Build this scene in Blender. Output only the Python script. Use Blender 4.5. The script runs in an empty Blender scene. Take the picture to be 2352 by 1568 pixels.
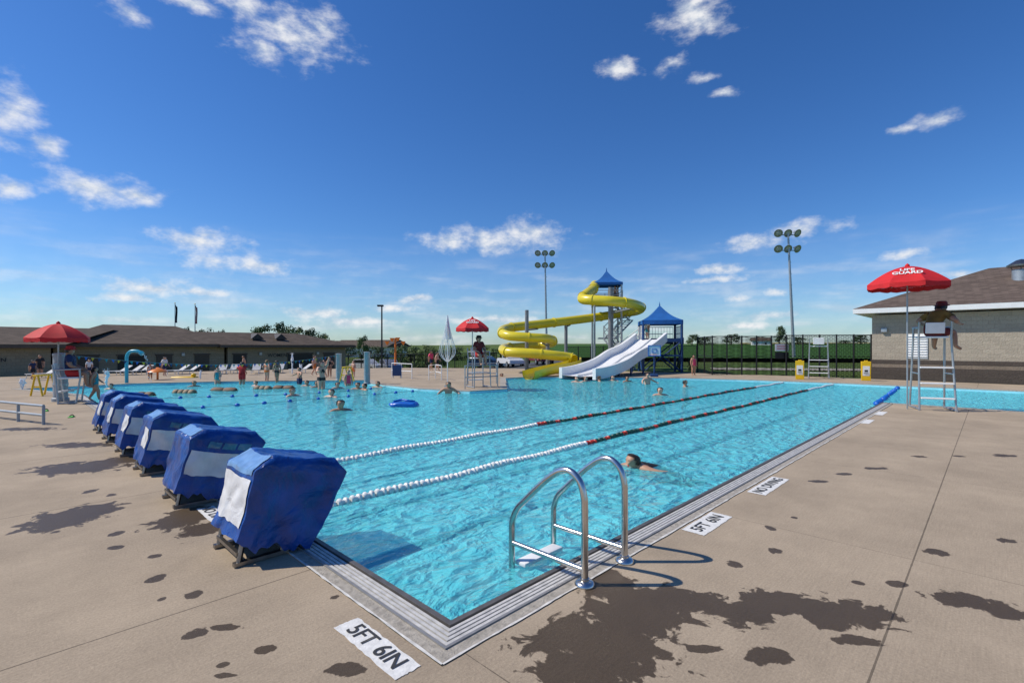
import bpy, bmesh, math, random
from mathutils import Vector, Matrix, noise
random.seed(11)
S=bpy.context.scene; C=S.collection
R=math.radians
H=1.75; F=1132.0; HY=795.0
FW=Vector((.716,.698,0)); RT=Vector((.698,-.716,0))
def W(px,d,z=0.0): return FW*d+RT*((px-1176)/F*d)+Vector((0,0,z))
def G(px,py,z=0.0): return W(px,F*(H-z)/(py-HY),z)
def WY(px,py,d): return W(px,d,H-(py-HY)*d/F)
def uv(u,v,z=0.0): return Vector((u*H,v*H,z))
def rzo(t): return R(-45.73-t)      # 0 = facing away from the camera, 180 = towards it

# ------------------------------------------------------------------ materials
MATS={}
def new_mat(name):
    m=bpy.data.materials.new(name); m.use_nodes=True; nt=m.node_tree; nt.nodes.clear()
    out=nt.nodes.new('ShaderNodeOutputMaterial'); return m,nt,out
def pm(name,col,rough=.55,metal=0.0,var=.12,vs=6.0,bump=0.0,bs=40.0,spec=.5,coat=0.0,bd=.02):
    if name in MATS: return MATS[name]
    m,nt,out=new_mat(name); N=nt.nodes; L=nt.links
    b=N.new('ShaderNodeBsdfPrincipled'); L.new(b.outputs[0],out.inputs[0])
    tc=N.new('ShaderNodeTexCoord'); nz=N.new('ShaderNodeTexNoise'); nz.inputs['Scale'].default_value=vs; nz.inputs['Detail'].default_value=6
    L.new(tc.outputs['Object'],nz.inputs['Vector'])
    mr=N.new('ShaderNodeMapRange'); mr.inputs[1].default_value=.25; mr.inputs[2].default_value=.75; mr.inputs[3].default_value=1-var; mr.inputs[4].default_value=1+var
    L.new(nz.outputs[0],mr.inputs[0])
    vm=N.new('ShaderNodeVectorMath'); vm.operation='SCALE'; vm.inputs[0].default_value=col; L.new(mr.outputs[0],vm.inputs['Scale'])
    L.new(vm.outputs[0],b.inputs['Base Color'])
    b.inputs['Roughness'].default_value=rough; b.inputs['Metallic'].default_value=metal
    b.inputs['Specular IOR Level'].default_value=spec; b.inputs['Coat Weight'].default_value=coat
    if bump:
        n2=N.new('ShaderNodeTexNoise'); n2.inputs['Scale'].default_value=bs; n2.inputs['Detail'].default_value=5; n2.inputs['Distortion'].default_value=.6; L.new(tc.outputs['Object'],n2.inputs['Vector'])
        bp=N.new('ShaderNodeBump'); bp.inputs['Strength'].default_value=bump; bp.inputs['Distance'].default_value=bd
        L.new(n2.outputs[0],bp.inputs['Height']); L.new(bp.outputs[0],b.inputs['Normal'])
    MATS[name]=m; return m

steel=pm('brushed_steel',(.62,.60,.57),.24,1.0,.15,9)
steel_dark=pm('dull_steel',(.30,.28,.26),.38,1.0,.25,12)
lip_metal=pm('stained_steel_lip',(.15,.135,.12),.5,.4,.3,10)
rail_metal=pm('matt_steel_rail',(.34,.325,.30),.5,.5,.2,10)
galv=pm('galvanised_metal',(.42,.44,.45),.42,.7,.15,5)
post_grey=pm('slide_post_grey',(.24,.25,.26),.5,.4,.15,5)
grey_paint=pm('grey_paint',(.33,.36,.38),.45,.2,.12,5)
white=pm('white_plastic',(.80,.80,.78),.35,0,.06,8)
lounge=pm('lounger_sling',(.50,.50,.49),.7,0,.15,8)
white_grate=pm('white_grating',(.53,.515,.48),.55,0,.25,14)
black=pm('black_metal',(.015,.015,.017),.45,.2,.2,5)
blackrub=pm('black_rubber',(.02,.02,.02),.7,0,.2,9)
blue_vinyl=pm('blue_vinyl',(.004,.052,.25),.34,0,.45,4,.9,5,.5,bd=.05)
blue_dark=pm('dark_blue_paint',(.012,.05,.16),.45,0,.15,4)
pale_vinyl=pm('pale_blue_vinyl',(.15,.29,.52),.25,0,.3,8,.4,6)
white_vinyl=pm('white_vinyl',(.64,.64,.64),.42,0,.16,6,.7,5,bd=.04)
window_vinyl=pm('clear_vinyl',(.07,.20,.30),.12,0,.35,8)
red_canvas=pm('red_canvas',(.58,.012,.015),.75,0,.14,5)
blue_canvas=pm('blue_canvas',(.008,.11,.36),.7,0,.12,3)
yellow=pm('yellow_fibreglass',(.70,.57,.02),.3,0,.10,1.5,coat=.3)
yellow_sign=pm('yellow_plastic',(.80,.50,.01),.4,0,.08,5)
orange=pm('orange_plastic',(.75,.20,.02),.4,0,.1,5)
teal=pm('teal_pipe',(.03,.36,.48),.35,0,.1,5)
green_float=pm('green_float',(.005,.055,.04),.4,0,.15,9)
red_float=pm('red_float',(.50,.03,.012),.4,0,.15,9)
white_float=pm('white_float',(.78,.78,.74),.4,0,.08,9)
blue_float=pm('blue_float',(.01,.12,.50),.35,0,.1,9)
rope_mat=pm('rope',(.25,.27,.26),.8,0,.2,30)
tan_foam=pm('tan_foam',(.27,.20,.12),.7,0,.35,5)
brown_foam=pm('brown_foam',(.17,.10,.06),.7,0,.35,5)
ink=pm('black_ink',(.035,.035,.035),.7,0,.3,30)
white_paint=pm('worn_white_paint',(.70,.69,.65),.75,0,.18,22,.2,60)
caulk=pm('pale_caulk',(.62,.60,.55),.8,0,.3,12)
curb=pm('curb_concrete',(.36,.325,.27),.9,0,.35,20,.5,70)
tile=pm('pool_wall_paint',(.30,.66,.74),.5,0,.12,3)
lane_blue=pm('dark_blue_tile',(.006,.04,.14),.5,0,.1,4)
asphalt=pm('asphalt',(.06,.06,.062),.9,0,.2,.5)
bark=pm('bark',(.10,.07,.045),.9,0,.3,9)
leaf_a=pm('foliage_mid',(.075,.125,.03),.7,0,.55,1.5)
leaf_b=pm('foliage_dark',(.045,.085,.022),.7,0,.55,1.6)
leaf_c=pm('foliage_light',(.10,.15,.035),.7,0,.5,1.4)
fascia=pm('white_fascia',(.74,.74,.72),.5,0,.06,3)
door_dark=pm('dark_doorway',(.03,.026,.023),.6,0,.2,2)
door_brown=pm('brown_door',(.085,.06,.045),.6,0,.15,3)
glass_dark=pm('dark_glass',(.02,.025,.03),.08,0,.1,3)
car_white=pm('white_car_paint',(.7,.7,.7),.25,0,.04,3,coat=.5)
car_red=pm('maroon_car_paint',(.18,.015,.02),.25,0,.04,3,coat=.5)
car_silver=pm('silver_car_paint',(.42,.43,.45),.3,.5,.04,3,coat=.5)
car_blue=pm('dark_blue_car_paint',(.02,.05,.12),.25,0,.04,3,coat=.5)
jetm=pm('white_water_spray',(.85,.9,.92),.4,0,.08,9)
lens=pm('lamp_glass',(.62,.66,.68),.12,.4,.06,6)
sk1=pm('skin_light',(.60,.36,.25),.55,0,.08,9); sk2=pm('skin_tan',(.46,.25,.155),.55,0,.08,9); sk3=pm('skin_dark',(.36,.18,.105),.5,0,.08,9)
hair_b=pm('hair_brown',(.05,.028,.016),.6,0,.3,40); hair_y=pm('hair_blond',(.20,.12,.05),.6,0,.5,30); hair_k=pm('hair_black',(.012,.010,.009),.5,0,.3,40); hair_m=pm('hair_dark_blond',(.035,.020,.010),.45,0,.7,28)
c_red=pm('red_cloth',(.50,.02,.02),.8,0,.12,14); c_navy=pm('navy_cloth',(.015,.025,.08),.8,0,.12,14); c_yel=pm('yellow_cloth',(.22,.12,.02),.8,0,.75,6); c_mar=pm('maroon_cloth',(.16,.015,.015),.8,0,.3,14)
c_pink=pm('pink_cloth',(.75,.06,.14),.8,0,.1,14); c_blk=pm('black_cloth',(.015,.015,.018),.8,0,.2,14); c_teal=pm('teal_cloth',(.03,.30,.33),.8,0,.1,14)
c_wht=pm('white_cloth',(.7,.7,.68),.8,0,.08,14); c_org=pm('orange_cloth',(.7,.18,.03),.8,0,.1,14)

def shingle(name,col):
    m,nt,out=new_mat(name); N=nt.nodes; L=nt.links
    b=N.new('ShaderNodeBsdfPrincipled'); L.new(b.outputs[0],out.inputs[0]); b.inputs['Roughness'].default_value=.9; b.inputs['Specular IOR Level'].default_value=.2
    tc=N.new('ShaderNodeTexCoord'); sp=N.new('ShaderNodeSeparateXYZ'); L.new(tc.outputs['Object'],sp.inputs[0])
    ad=N.new('ShaderNodeMath'); ad.operation='ADD'; L.new(sp.outputs[0],ad.inputs[0]); L.new(sp.outputs[1],ad.inputs[1])
    cb=N.new('ShaderNodeCombineXYZ'); L.new(ad.outputs[0],cb.inputs[0]); 
    mz=N.new('ShaderNodeMath'); mz.operation='MULTIPLY'; mz.inputs[1].default_value=2.6; L.new(sp.outputs[2],mz.inputs[0]); L.new(mz.outputs[0],cb.inputs[1])
    br=N.new('ShaderNodeTexBrick'); L.new(cb.outputs[0],br.inputs['Vector']); br.inputs['Scale'].default_value=1
    br.inputs['Brick Width'].default_value=.33; br.inputs['Row Height'].default_value=.15; br.inputs['Mortar Size'].default_value=.008; br.inputs['Bias'].default_value=0
    br.inputs['Color1'].default_value=(*[c*1.25 for c in col],1); br.inputs['Color2'].default_value=(*[c*.75 for c in col],1); br.inputs['Mortar'].default_value=(*[c*.45 for c in col],1)
    L.new(br.outputs[0],b.inputs['Base Color']); return m
roof_l=shingle('brown_shingle',(.105,.080,.060)); roof_r=shingle('taupe_shingle',(.130,.098,.080))
def block(name,col,axis):
    m,nt,out=new_mat(name); N=nt.nodes; L=nt.links
    b=N.new('ShaderNodeBsdfPrincipled'); L.new(b.outputs[0],out.inputs[0]); b.inputs['Roughness'].default_value=.92
    tc=N.new('ShaderNodeTexCoord'); sp=N.new('ShaderNodeSeparateXYZ'); L.new(tc.outputs['Object'],sp.inputs[0])
    cb=N.new('ShaderNodeCombineXYZ'); L.new(sp.outputs[axis],cb.inputs[0]); L.new(sp.outputs[2],cb.inputs[1])
    br=N.new('ShaderNodeTexBrick'); L.new(cb.outputs[0],br.inputs['Vector']); br.inputs['Scale'].default_value=1
    br.inputs['Brick Width'].default_value=.4; br.inputs['Row Height'].default_value=.2; br.inputs['Mortar Size'].default_value=.008; br.inputs['Bias'].default_value=0
    br.inputs['Color1'].default_value=(*[c*1.07 for c in col],1); br.inputs['Color2'].default_value=(*[c*.92 for c in col],1); br.inputs['Mortar'].default_value=(*[c*.76 for c in col],1)
    nz=N.new('ShaderNodeTexNoise'); nz.inputs['Scale'].default_value=14; nz.inputs['Detail'].default_value=6; L.new(tc.outputs['Object'],nz.inputs[0])
    mr=N.new('ShaderNodeMapRange'); mr.inputs[3].default_value=.75; mr.inputs[4].default_value=1.25; L.new(nz.outputs[0],mr.inputs[0])
    vm=N.new('ShaderNodeVectorMath'); vm.operation='SCALE'; L.new(br.outputs[0],vm.inputs[0]); L.new(mr.outputs[0],vm.inputs['Scale'])
    L.new(vm.outputs[0],b.inputs['Base Color'])
    bp=N.new('ShaderNodeBump'); bp.inputs['Strength'].default_value=.7; bp.inputs['Distance'].default_value=.03; L.new(nz.outputs[0],bp.inputs['Height']); L.new(bp.outputs[0],b.inputs['Normal'])
    return m
block_tan=block('tan_block',(.37,.32,.25),1); block_dk=block('dark_block',(.075,.058,.048),1); block_mid=block('mid_block',(.21,.165,.125),1)
block_l=block('tan_brick',(.33,.26,.185),0)

def mth(N,L,op,a,b=None,c=None):
    n=N.new('ShaderNodeMath'); n.operation=op
    for i,x in enumerate((a,b,c)):
        if x is None: continue
        if isinstance(x,(int,float)): n.inputs[i].default_value=x
        else: L.new(x,n.inputs[i])
    return n.outputs[0]
# chain link
m,nt,out=new_mat('chain_link'); N=nt.nodes; L=nt.links
tc=N.new('ShaderNodeTexCoord'); sp=N.new('ShaderNodeSeparateXYZ'); L.new(tc.outputs['Object'],sp.inputs[0])
hs=mth(N,L,'ADD',sp.outputs[0],sp.outputs[1])
p1=mth(N,L,'PINGPONG',mth(N,L,'ADD',hs,sp.outputs[2]),.04); p2=mth(N,L,'PINGPONG',mth(N,L,'SUBTRACT',hs,sp.outputs[2]),.04)
ln=mth(N,L,'LESS_THAN',mth(N,L,'MINIMUM',p1,p2),.0095)
tr=N.new('ShaderNodeBsdfTransparent'); df=N.new('ShaderNodeBsdfDiffuse'); df.inputs[0].default_value=(.012,.012,.013,1)
mx=N.new('ShaderNodeMixShader'); L.new(ln,mx.inputs[0]); L.new(tr.outputs[0],mx.inputs[1]); L.new(df.outputs[0],mx.inputs[2]); L.new(mx.outputs[0],out.inputs[0])
chain=m

# ground
m,nt,out=new_mat('grass_ground'); N=nt.nodes; L=nt.links
b=N.new('ShaderNodeBsdfPrincipled'); L.new(b.outputs[0],out.inputs[0]); b.inputs['Roughness'].default_value=.95; b.inputs['Specular IOR Level'].default_value=.1
tc=N.new('ShaderNodeTexCoord'); n1=N.new('ShaderNodeTexNoise'); n1.inputs['Scale'].default_value=.02; n1.inputs['Detail'].default_value=8; L.new(tc.outputs['Object'],n1.inputs[0])
n2=N.new('ShaderNodeTexNoise'); n2.inputs['Scale'].default_value=4; n2.inputs['Detail'].default_value=6; L.new(tc.outputs['Object'],n2.inputs[0])
cr=N.new('ShaderNodeValToRGB'); L.new(n1.outputs[0],cr.inputs[0]); cr.color_ramp.elements[0].position=.35; cr.color_ramp.elements[0].color=(.06,.105,.022,1); cr.color_ramp.elements[1].position=.7; cr.color_ramp.elements[1].color=(.115,.145,.036,1)
mr=N.new('ShaderNodeMapRange'); mr.inputs[3].default_value=.65; mr.inputs[4].default_value=1.35; L.new(n2.outputs[0],mr.inputs[0])
vm=N.new('ShaderNodeVectorMath'); vm.operation='SCALE'; L.new(cr.outputs[0],vm.inputs[0]); L.new(mr.outputs[0],vm.inputs['Scale']); L.new(vm.outputs[0],b.inputs['Base Color'])
grass=m
crop=pm('crop_green',(.045,.11,.018),.9,0,.35,.25,spec=.1)
stubble=pm('ripe_field',(.30,.26,.09),.9,0,.2,.02)

# deck concrete with wet marks
STAINS=[(1370,1490,170,90),(1290,1550,100,48),(1470,1410,125,62),(1400,1350,80,40),(1545,1372,85,32),(1640,1395,70,28),(1790,1387,135,34),(1940,1412,120,34),(1700,1407,95,32),(1960,1470,70,13),(1620,1490,45,9),(1760,1505,56,21),(2215,1380,70,24),(2300,1400,55,22),
 (150,1192,80,33),(220,1170,52,19),(420,1190,62,30),(470,1215,45,25),(170,1075,100,17),(280,1058,62,12),(180,1022,85,7),(60,985,75,4),
 (270,1225,16,7),(268,1257,17,6),(355,1277,14,5),(355,1330,19,11),(445,1365,20,10),(372,1375,8,5),(450,1455,25,14),(525,1441,42,9),(605,1490,29,12),(512,1525,15,9),(515,1550,26,6),(795,1536,45,16),(208,1127,12,5),(255,1137,12,4),(770,1370,12,6),
 (1690,1296,20,9),(1782,1265,16,7),(2150,1268,24,8),(2055,1340,27,8),(2313,1241,26,6),(1825,1188,10,4),(1770,1213,12,6),(1972,1338,12,5),(2010,1075,30,3),(1935,1088,22,3),(1880,1105,20,3),(2110,1048,17,3),(2200,1047,13,2),(2310,1046,28,3)]
def dot(N,L,a,v):
    n=N.new('ShaderNodeVectorMath'); n.operation='DOT_PRODUCT'; L.new(a,n.inputs[0]); n.inputs[1].default_value=v; return n.outputs['Value']
def blobmin(N,L,q,blobs):
    prev=None
    for (cx,cy,rx,ry) in blobs:
        a=N.new('ShaderNodeVectorMath'); a.operation='MULTIPLY_ADD'; L.new(q,a.inputs[0]); a.inputs[1].default_value=(1/rx,1/ry,0); a.inputs[2].default_value=(-cx/rx,-cy/ry,0)
        l=N.new('ShaderNodeVectorMath'); l.operation='LENGTH'; L.new(a.outputs[0],l.inputs[0])
        if prev is None: prev=l.outputs['Value']
        else: prev=mth(N,L,'MINIMUM',prev,l.outputs['Value'])
    return prev
m,nt,out=new_mat('deck_concrete'); N=nt.nodes; L=nt.links
b=N.new('ShaderNodeBsdfPrincipled'); L.new(b.outputs[0],out.inputs[0])
geo=N.new('ShaderNodeNewGeometry'); pos=geo.outputs['Position']
q=N.new('ShaderNodeCombineXYZ'); L.new(dot(N,L,pos,RT),q.inputs[0]); L.new(dot(N,L,pos,FW),q.inputs[1]); q=q.outputs[0]
bl=[]
for (px,py,hw,hh) in STAINS:
    d=F*H/(py-HY); d1=F*H/(py-hh-HY); d2=F*H/(py+hh-HY)
    bl.append(((px-1176)/F*d,(d1+d2)/2,hw/F*d,(d1-d2)/2))
mn=blobmin(N,L,q,bl)
n1=N.new('ShaderNodeTexNoise'); n1.inputs['Scale'].default_value=6.0; n1.inputs['Detail'].default_value=8; n1.inputs['Roughness'].default_value=.6; n1.inputs['Distortion'].default_value=.5; L.new(pos,n1.inputs[0])
wet=N.new('ShaderNodeMapRange'); wet.interpolation_type='SMOOTHSTEP'; wet.inputs[1].default_value=.99; wet.inputs[2].default_value=.86; wet.inputs[3].default_value=0; wet.inputs[4].default_value=1
L.new(mth(N,L,'MULTIPLY_ADD',mth(N,L,'SUBTRACT',n1.outputs[0],.5),2.5,mn),wet.inputs[0])
n2=N.new('ShaderNodeTexNoise'); n2.inputs['Scale'].default_value=.7; n2.inputs['Detail'].default_value=9; n2.inputs['Roughness'].default_value=.68; L.new(pos,n2.inputs[0])
n3=N.new('ShaderNodeTexNoise'); n3.inputs['Scale'].default_value=60; n3.inputs['Detail'].default_value=6; n3.inputs['Roughness'].default_value=.75; L.new(pos,n3.inputs[0])
mp=N.new('ShaderNodeMapping'); mp.inputs['Scale'].default_value=(4,110,1); L.new(pos,mp.inputs[0])
n4=N.new('ShaderNodeTexNoise'); n4.inputs['Scale'].default_value=1; n4.inputs['Detail'].default_value=3; L.new(mp.outputs[0],n4.inputs[0])
tone=mth(N,L,'ADD',mth(N,L,'MULTIPLY_ADD',n2.outputs[0],1.0,.20),mth(N,L,'ADD',mth(N,L,'MULTIPLY_ADD',n3.outputs[0],1.0,-.5),mth(N,L,'MULTIPLY_ADD',n4.outputs[0],.3,.15)))
sp=N.new('ShaderNodeSeparateXYZ'); L.new(pos,sp.inputs[0])
jw=3.37
jv=mth(N,L,'PINGPONG',mth(N,L,'ADD',sp.outputs[1],100*jw-.265*H),jw/2)
ju=mth(N,L,'PINGPONG',mth(N,L,'ADD',sp.outputs[0],100*jw-2.97*H),jw/2)
jl=mth(N,L,'LESS_THAN',mth(N,L,'MINIMUM',jv,mth(N,L,'ADD',ju,.003)),mth(N,L,'MULTIPLY_ADD',n1.outputs[0],.008,.002))
tone=mth(N,L,'MULTIPLY',tone,mth(N,L,'SUBTRACT',1.0,mth(N,L,'MULTIPLY',jl,.55)))
dm=N.new('ShaderNodeMix'); dm.data_type='RGBA'; L.new(wet.outputs[0],dm.inputs[0]); dm.inputs[6].default_value=(.378,.300,.212,1); dm.inputs[7].default_value=(.088,.062,.037,1)
vm=N.new('ShaderNodeVectorMath'); vm.operation='SCALE'; L.new(dm.outputs[2],vm.inputs[0]); L.new(tone,vm.inputs['Scale']); L.new(vm.outputs[0],b.inputs['Base Color'])
L.new(mth(N,L,'SUBTRACT',.92,mth(N,L,'MULTIPLY',wet.outputs[0],.50)),b.inputs['Roughness']); b.inputs['Specular IOR Level'].default_value=.25
bp=N.new('ShaderNodeBump'); bp.inputs['Strength'].default_value=.5; bp.inputs['Distance'].default_value=.01; L.new(n3.outputs[0],bp.inputs['Height']); L.new(bp.outputs[0],b.inputs['Normal'])
deckm=m

# pool floor: turquoise paint, with caustic light mottled into its colour
m,nt,out=new_mat('pool_floor_paint_caustics'); N=nt.nodes; L=nt.links
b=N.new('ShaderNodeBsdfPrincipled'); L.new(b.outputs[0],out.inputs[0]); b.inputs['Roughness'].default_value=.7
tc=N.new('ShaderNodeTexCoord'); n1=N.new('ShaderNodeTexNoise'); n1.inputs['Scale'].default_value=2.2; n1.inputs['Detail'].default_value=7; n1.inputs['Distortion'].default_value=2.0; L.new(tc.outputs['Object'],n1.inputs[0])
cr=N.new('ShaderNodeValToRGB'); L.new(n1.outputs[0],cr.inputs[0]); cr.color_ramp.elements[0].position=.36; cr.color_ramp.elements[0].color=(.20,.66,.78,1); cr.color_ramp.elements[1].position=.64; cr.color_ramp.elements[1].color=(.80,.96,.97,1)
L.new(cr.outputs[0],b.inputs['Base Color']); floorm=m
# water
m,nt,out=new_mat('pool_water'); N=nt.nodes; L=nt.links
geo=N.new('ShaderNodeNewGeometry'); mp=N.new('ShaderNodeMapping'); mp.inputs['Rotation'].default_value=(0,0,.5); mp.inputs['Scale'].default_value=(1,1.6,1); L.new(geo.outputs['Position'],mp.inputs[0])
w1=N.new('ShaderNodeTexNoise'); w1.inputs['Scale'].default_value=1.7; w1.inputs['Detail'].default_value=5; w1.inputs['Distortion'].default_value=.8; L.new(mp.outputs[0],w1.inputs[0])
wd=N.new('ShaderNodeVectorMath'); wd.operation='MULTIPLY_ADD'; L.new(w1.outputs['Color'],wd.inputs[0]); wd.inputs[1].default_value=(.7,.7,.7); L.new(mp.outputs[0],wd.inputs[2])
w2=N.new('ShaderNodeTexVoronoi'); w2.feature='SMOOTH_F1'; w2.inputs['Scale'].default_value=3.8; w2.inputs['Smoothness'].default_value=.35; L.new(wd.outputs[0],w2.inputs['Vector'])
w3=N.new('ShaderNodeTexNoise'); w3.inputs['Scale'].default_value=8; w3.inputs['Detail'].default_value=3; w3.inputs['Distortion'].default_value=1.5; L.new(mp.outputs[0],w3.inputs[0])
hgt=mth(N,L,'ADD',mth(N,L,'MULTIPLY_ADD',w2.outputs['Distance'],.8,w1.outputs[0]),mth(N,L,'MULTIPLY',w3.outputs[0],.22))
def bump(st,ds):
    bp=N.new('ShaderNodeBump'); bp.inputs['Strength'].default_value=st; bp.inputs['Distance'].default_value=ds; L.new(hgt,bp.inputs['Height']); return bp.outputs[0]
bA=bump(.9,.24); bB=bump(.5,.10); bC=bump(.8,.16)
TC=(.70,.968,.988,1)
tr=N.new('ShaderNodeBsdfTransparent'); tr.inputs[0].default_value=TC
rf=N.new('ShaderNodeBsdfRefraction'); rf.inputs[0].default_value=TC; rf.inputs['IOR'].default_value=1.33; rf.inputs['Roughness'].default_value=0; L.new(bC,rf.inputs['Normal'])
df=N.new('ShaderNodeBsdfDiffuse'); df.inputs[0].default_value=(.15,.88,.97,1); L.new(bA,df.inputs['Normal'])
gl=N.new('ShaderNodeBsdfGlossy'); gl.inputs['Roughness'].default_value=.05; L.new(bB,gl.inputs['Normal'])
fr=N.new('ShaderNodeFresnel'); fr.inputs['IOR'].default_value=1.33; L.new(bB,fr.inputs['Normal'])
m1=N.new('ShaderNodeMixShader'); m1.inputs[0].default_value=.30; L.new(tr.outputs[0],m1.inputs[1]); L.new(rf.outputs[0],m1.inputs[2])
m2=N.new('ShaderNodeMixShader'); m2.inputs[0].default_value=.42; L.new(m1.outputs[0],m2.inputs[1]); L.new(df.outputs[0],m2.inputs[2])
m3=N.new('ShaderNodeMixShader'); L.new(mth(N,L,'MINIMUM',mth(N,L,'MULTIPLY',fr.outputs[0],.85),.34),m3.inputs[0]); L.new(m2.outputs[0],m3.inputs[1]); L.new(gl.outputs[0],m3.inputs[2])
L.new(m3.outputs[0],out.inputs[0]); waterm=m

# ------------------------------------------------------------------ mesh helpers
class MB:
    def __init__(s): s.bm=bmesh.new(); s.mi=0
    def f(s,vs):
        try:
            fc=s.bm.faces.new(vs); fc.material_index=s.mi; return fc
        except ValueError: return None
    def poly(s,pts): return s.f([s.bm.verts.new(Vector(p)) for p in pts])
    def box(s,c,sz,M=None,bev=0.0):
        c=Vector(c); hx,hy,hz=[k/2 for k in sz]; M=M or Matrix()
        v=[s.bm.verts.new(c+(M@Vector((x*hx,y*hy,z*hz)))) for x in(-1,1) for y in(-1,1) for z in(-1,1)]
        fs=[s.f([v[i] for i in q]) for q in((0,1,3,2),(4,6,7,5),(0,4,5,1),(2,3,7,6),(0,2,6,4),(1,5,7,3))]
        if bev:
            ed=list({e for fc in fs for e in fc.edges}); bmesh.ops.bevel(s.bm,geom=ed,offset=bev,segments=2,affect='EDGES',profile=.5)
        return s
    def tube(s,pts,r,seg=8,cap=True):
        pts=[Vector(p) for p in pts]; n=len(pts); rs=r if isinstance(r,(list,tuple)) else [r]*n
        T=[(pts[min(i+1,n-1)]-pts[max(i-1,0)]).normalized() for i in range(n)]
        a=Vector((0,0,1)) if abs(T[0].z)<.9 else Vector((1,0,0)); nn=T[0].cross(a).normalized(); rings=[]
        for i in range(n):
            nn=(nn-T[i]*nn.dot(T[i])).normalized(); bb=T[i].cross(nn)
            rings.append([s.bm.verts.new(pts[i]+(nn*math.cos(k*2*math.pi/seg)+bb*math.sin(k*2*math.pi/seg))*rs[i]) for k in range(seg)])
        for i in range(n-1):
            for k in range(seg): s.f([rings[i][k],rings[i][(k+1)%seg],rings[i+1][(k+1)%seg],rings[i+1][k]])
        if cap: s.f(rings[0][::-1]); s.f(rings[-1])
        return s
    def lathe(s,prof,seg=16,c=(0,0,0),M=None,cap=True):
        M=M or Matrix(); c=Vector(c); rings=[]
        for (r,z) in prof: rings.append([s.bm.verts.new(c+(M@Vector((r*math.cos(k*2*math.pi/seg),r*math.sin(k*2*math.pi/seg),z)))) for k in range(seg)])
        for i in range(len(rings)-1):
            for k in range(seg): s.f([rings[i][k],rings[i][(k+1)%seg],rings[i+1][(k+1)%seg],rings[i+1][k]])
        if cap: s.f(rings[0][::-1]); s.f(rings[-1])
        return s
    def prism(s,pts,vec):
        vec=Vector(vec); a=[s.bm.verts.new(Vector(p)) for p in pts]; b=[s.bm.verts.new(Vector(p)+vec) for p in pts]; n=len(a)
        s.f(a[::-1]); s.f(b)
        for i in range(n): s.f([a[i],a[(i+1)%n],b[(i+1)%n],b[i]])
        return s
    def grid(s,fn,nu,nv):
        V=[[s.bm.verts.new(Vector(fn(i/nu,j/nv))) for j in range(nv+1)] for i in range(nu+1)]
        for i in range(nu):
            for j in range(nv): s.f([V[i][j],V[i+1][j],V[i+1][j+1],V[i][j+1]])
        return s
    def build(s,name,mat,parent=None,smooth=None,world=False,fixn=True,weld=0):
        if weld: bmesh.ops.remove_doubles(s.bm,verts=s.bm.verts,dist=weld)
        if fixn: bmesh.ops.recalc_face_normals(s.bm,faces=s.bm.faces)
        me=bpy.data.meshes.new(name)
        if world and parent is not None:
            Mi=(Matrix.Translation(parent.location)@Matrix.Rotation(parent.rotation_euler.z,4,'Z')).inverted(); s.bm.transform(Mi)
        s.bm.to_mesh(me); s.bm.free()
        for mm in (mat if isinstance(mat,list) else [mat]): me.materials.append(mm)
        if smooth is not None:
            me.polygons.foreach_set('use_smooth',[True]*len(me.polygons))
            if smooth<180: me.set_sharp_from_angle(angle=R(smooth))
        o=bpy.data.objects.new(name,me); C.objects.link(o)
        if parent is not None: o.parent=parent
        return o
def tag(o,label=None,cat=None,group=None,kind=None):
    if label: o['label']=label
    if cat: o['category']=cat
    if group: o['group']=group
    if kind: o['kind']=kind
    return o
def thing(name,label,cat,loc=(0,0,0),rz=0,group=None):
    o=bpy.data.objects.new(name,None); C.objects.link(o); o.empty_display_size=.2
    o.location=loc; o.rotation_euler=(0,0,rz); return tag(o,label,cat,group)
def dup(o,loc=None,rz=None,label=None,parent=None,scale=None):
    c=o.copy(); C.objects.link(c)
    if parent is not None: c.parent=parent
    if loc is not None: c.location=loc
    if rz is not None: c.rotation_euler=(0,0,rz)
    if scale is not None: c.scale=scale
    if label: c['label']=label
    for ch in list(o.children): dup(ch,parent=c)
    return c
def struct(o): o['kind']='structure'; return o
def text_mesh(body,size,bold):
    cu=bpy.data.curves.new('t','FONT'); cu.body=body; cu.size=size; cu.align_x='CENTER'; cu.align_y='CENTER'; cu.offset=size*bold
    t=bpy.data.objects.new('t',cu); C.objects.link(t)
    dg=bpy.context.evaluated_depsgraph_get(); me=bpy.data.meshes.new_from_object(t.evaluated_get(dg)); bpy.data.objects.remove(t); return me
def text(body,size,mat,M,name,parent=None,warp=None,bold=.012):
    words=body.split(); ms=[text_mesh(w_,size,bold) for w_ in words]; ws_=[]
    for me in ms: xs=[v.co.x for v in me.vertices]; ws_.append((min(xs),max(xs)))
    gap=size*.42; tot=sum(b_-a for a,b_ in ws_)+gap*(len(words)-1); x=-tot/2; o=None
    for me,(a,b_) in zip(ms,ws_):
        me.name=name; me.transform(Matrix.Translation((x-a,0,0))); x+=b_-a+gap
        if warp:
            for v in me.vertices: v.co=warp(v.co.x,v.co.y)
        else: me.transform(M)
        me.materials.clear(); me.materials.append(mat)
        o=bpy.data.objects.new(name,me); C.objects.link(o)
        if parent is not None: o.parent=parent
    return o
def basis(x,y,o):
    x=Vector(x).normalized(); y=Vector(y).normalized(); z=x.cross(y); M=Matrix((x,y,z)).transposed().to_4x4(); M.translation=Vector(o); return M
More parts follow.
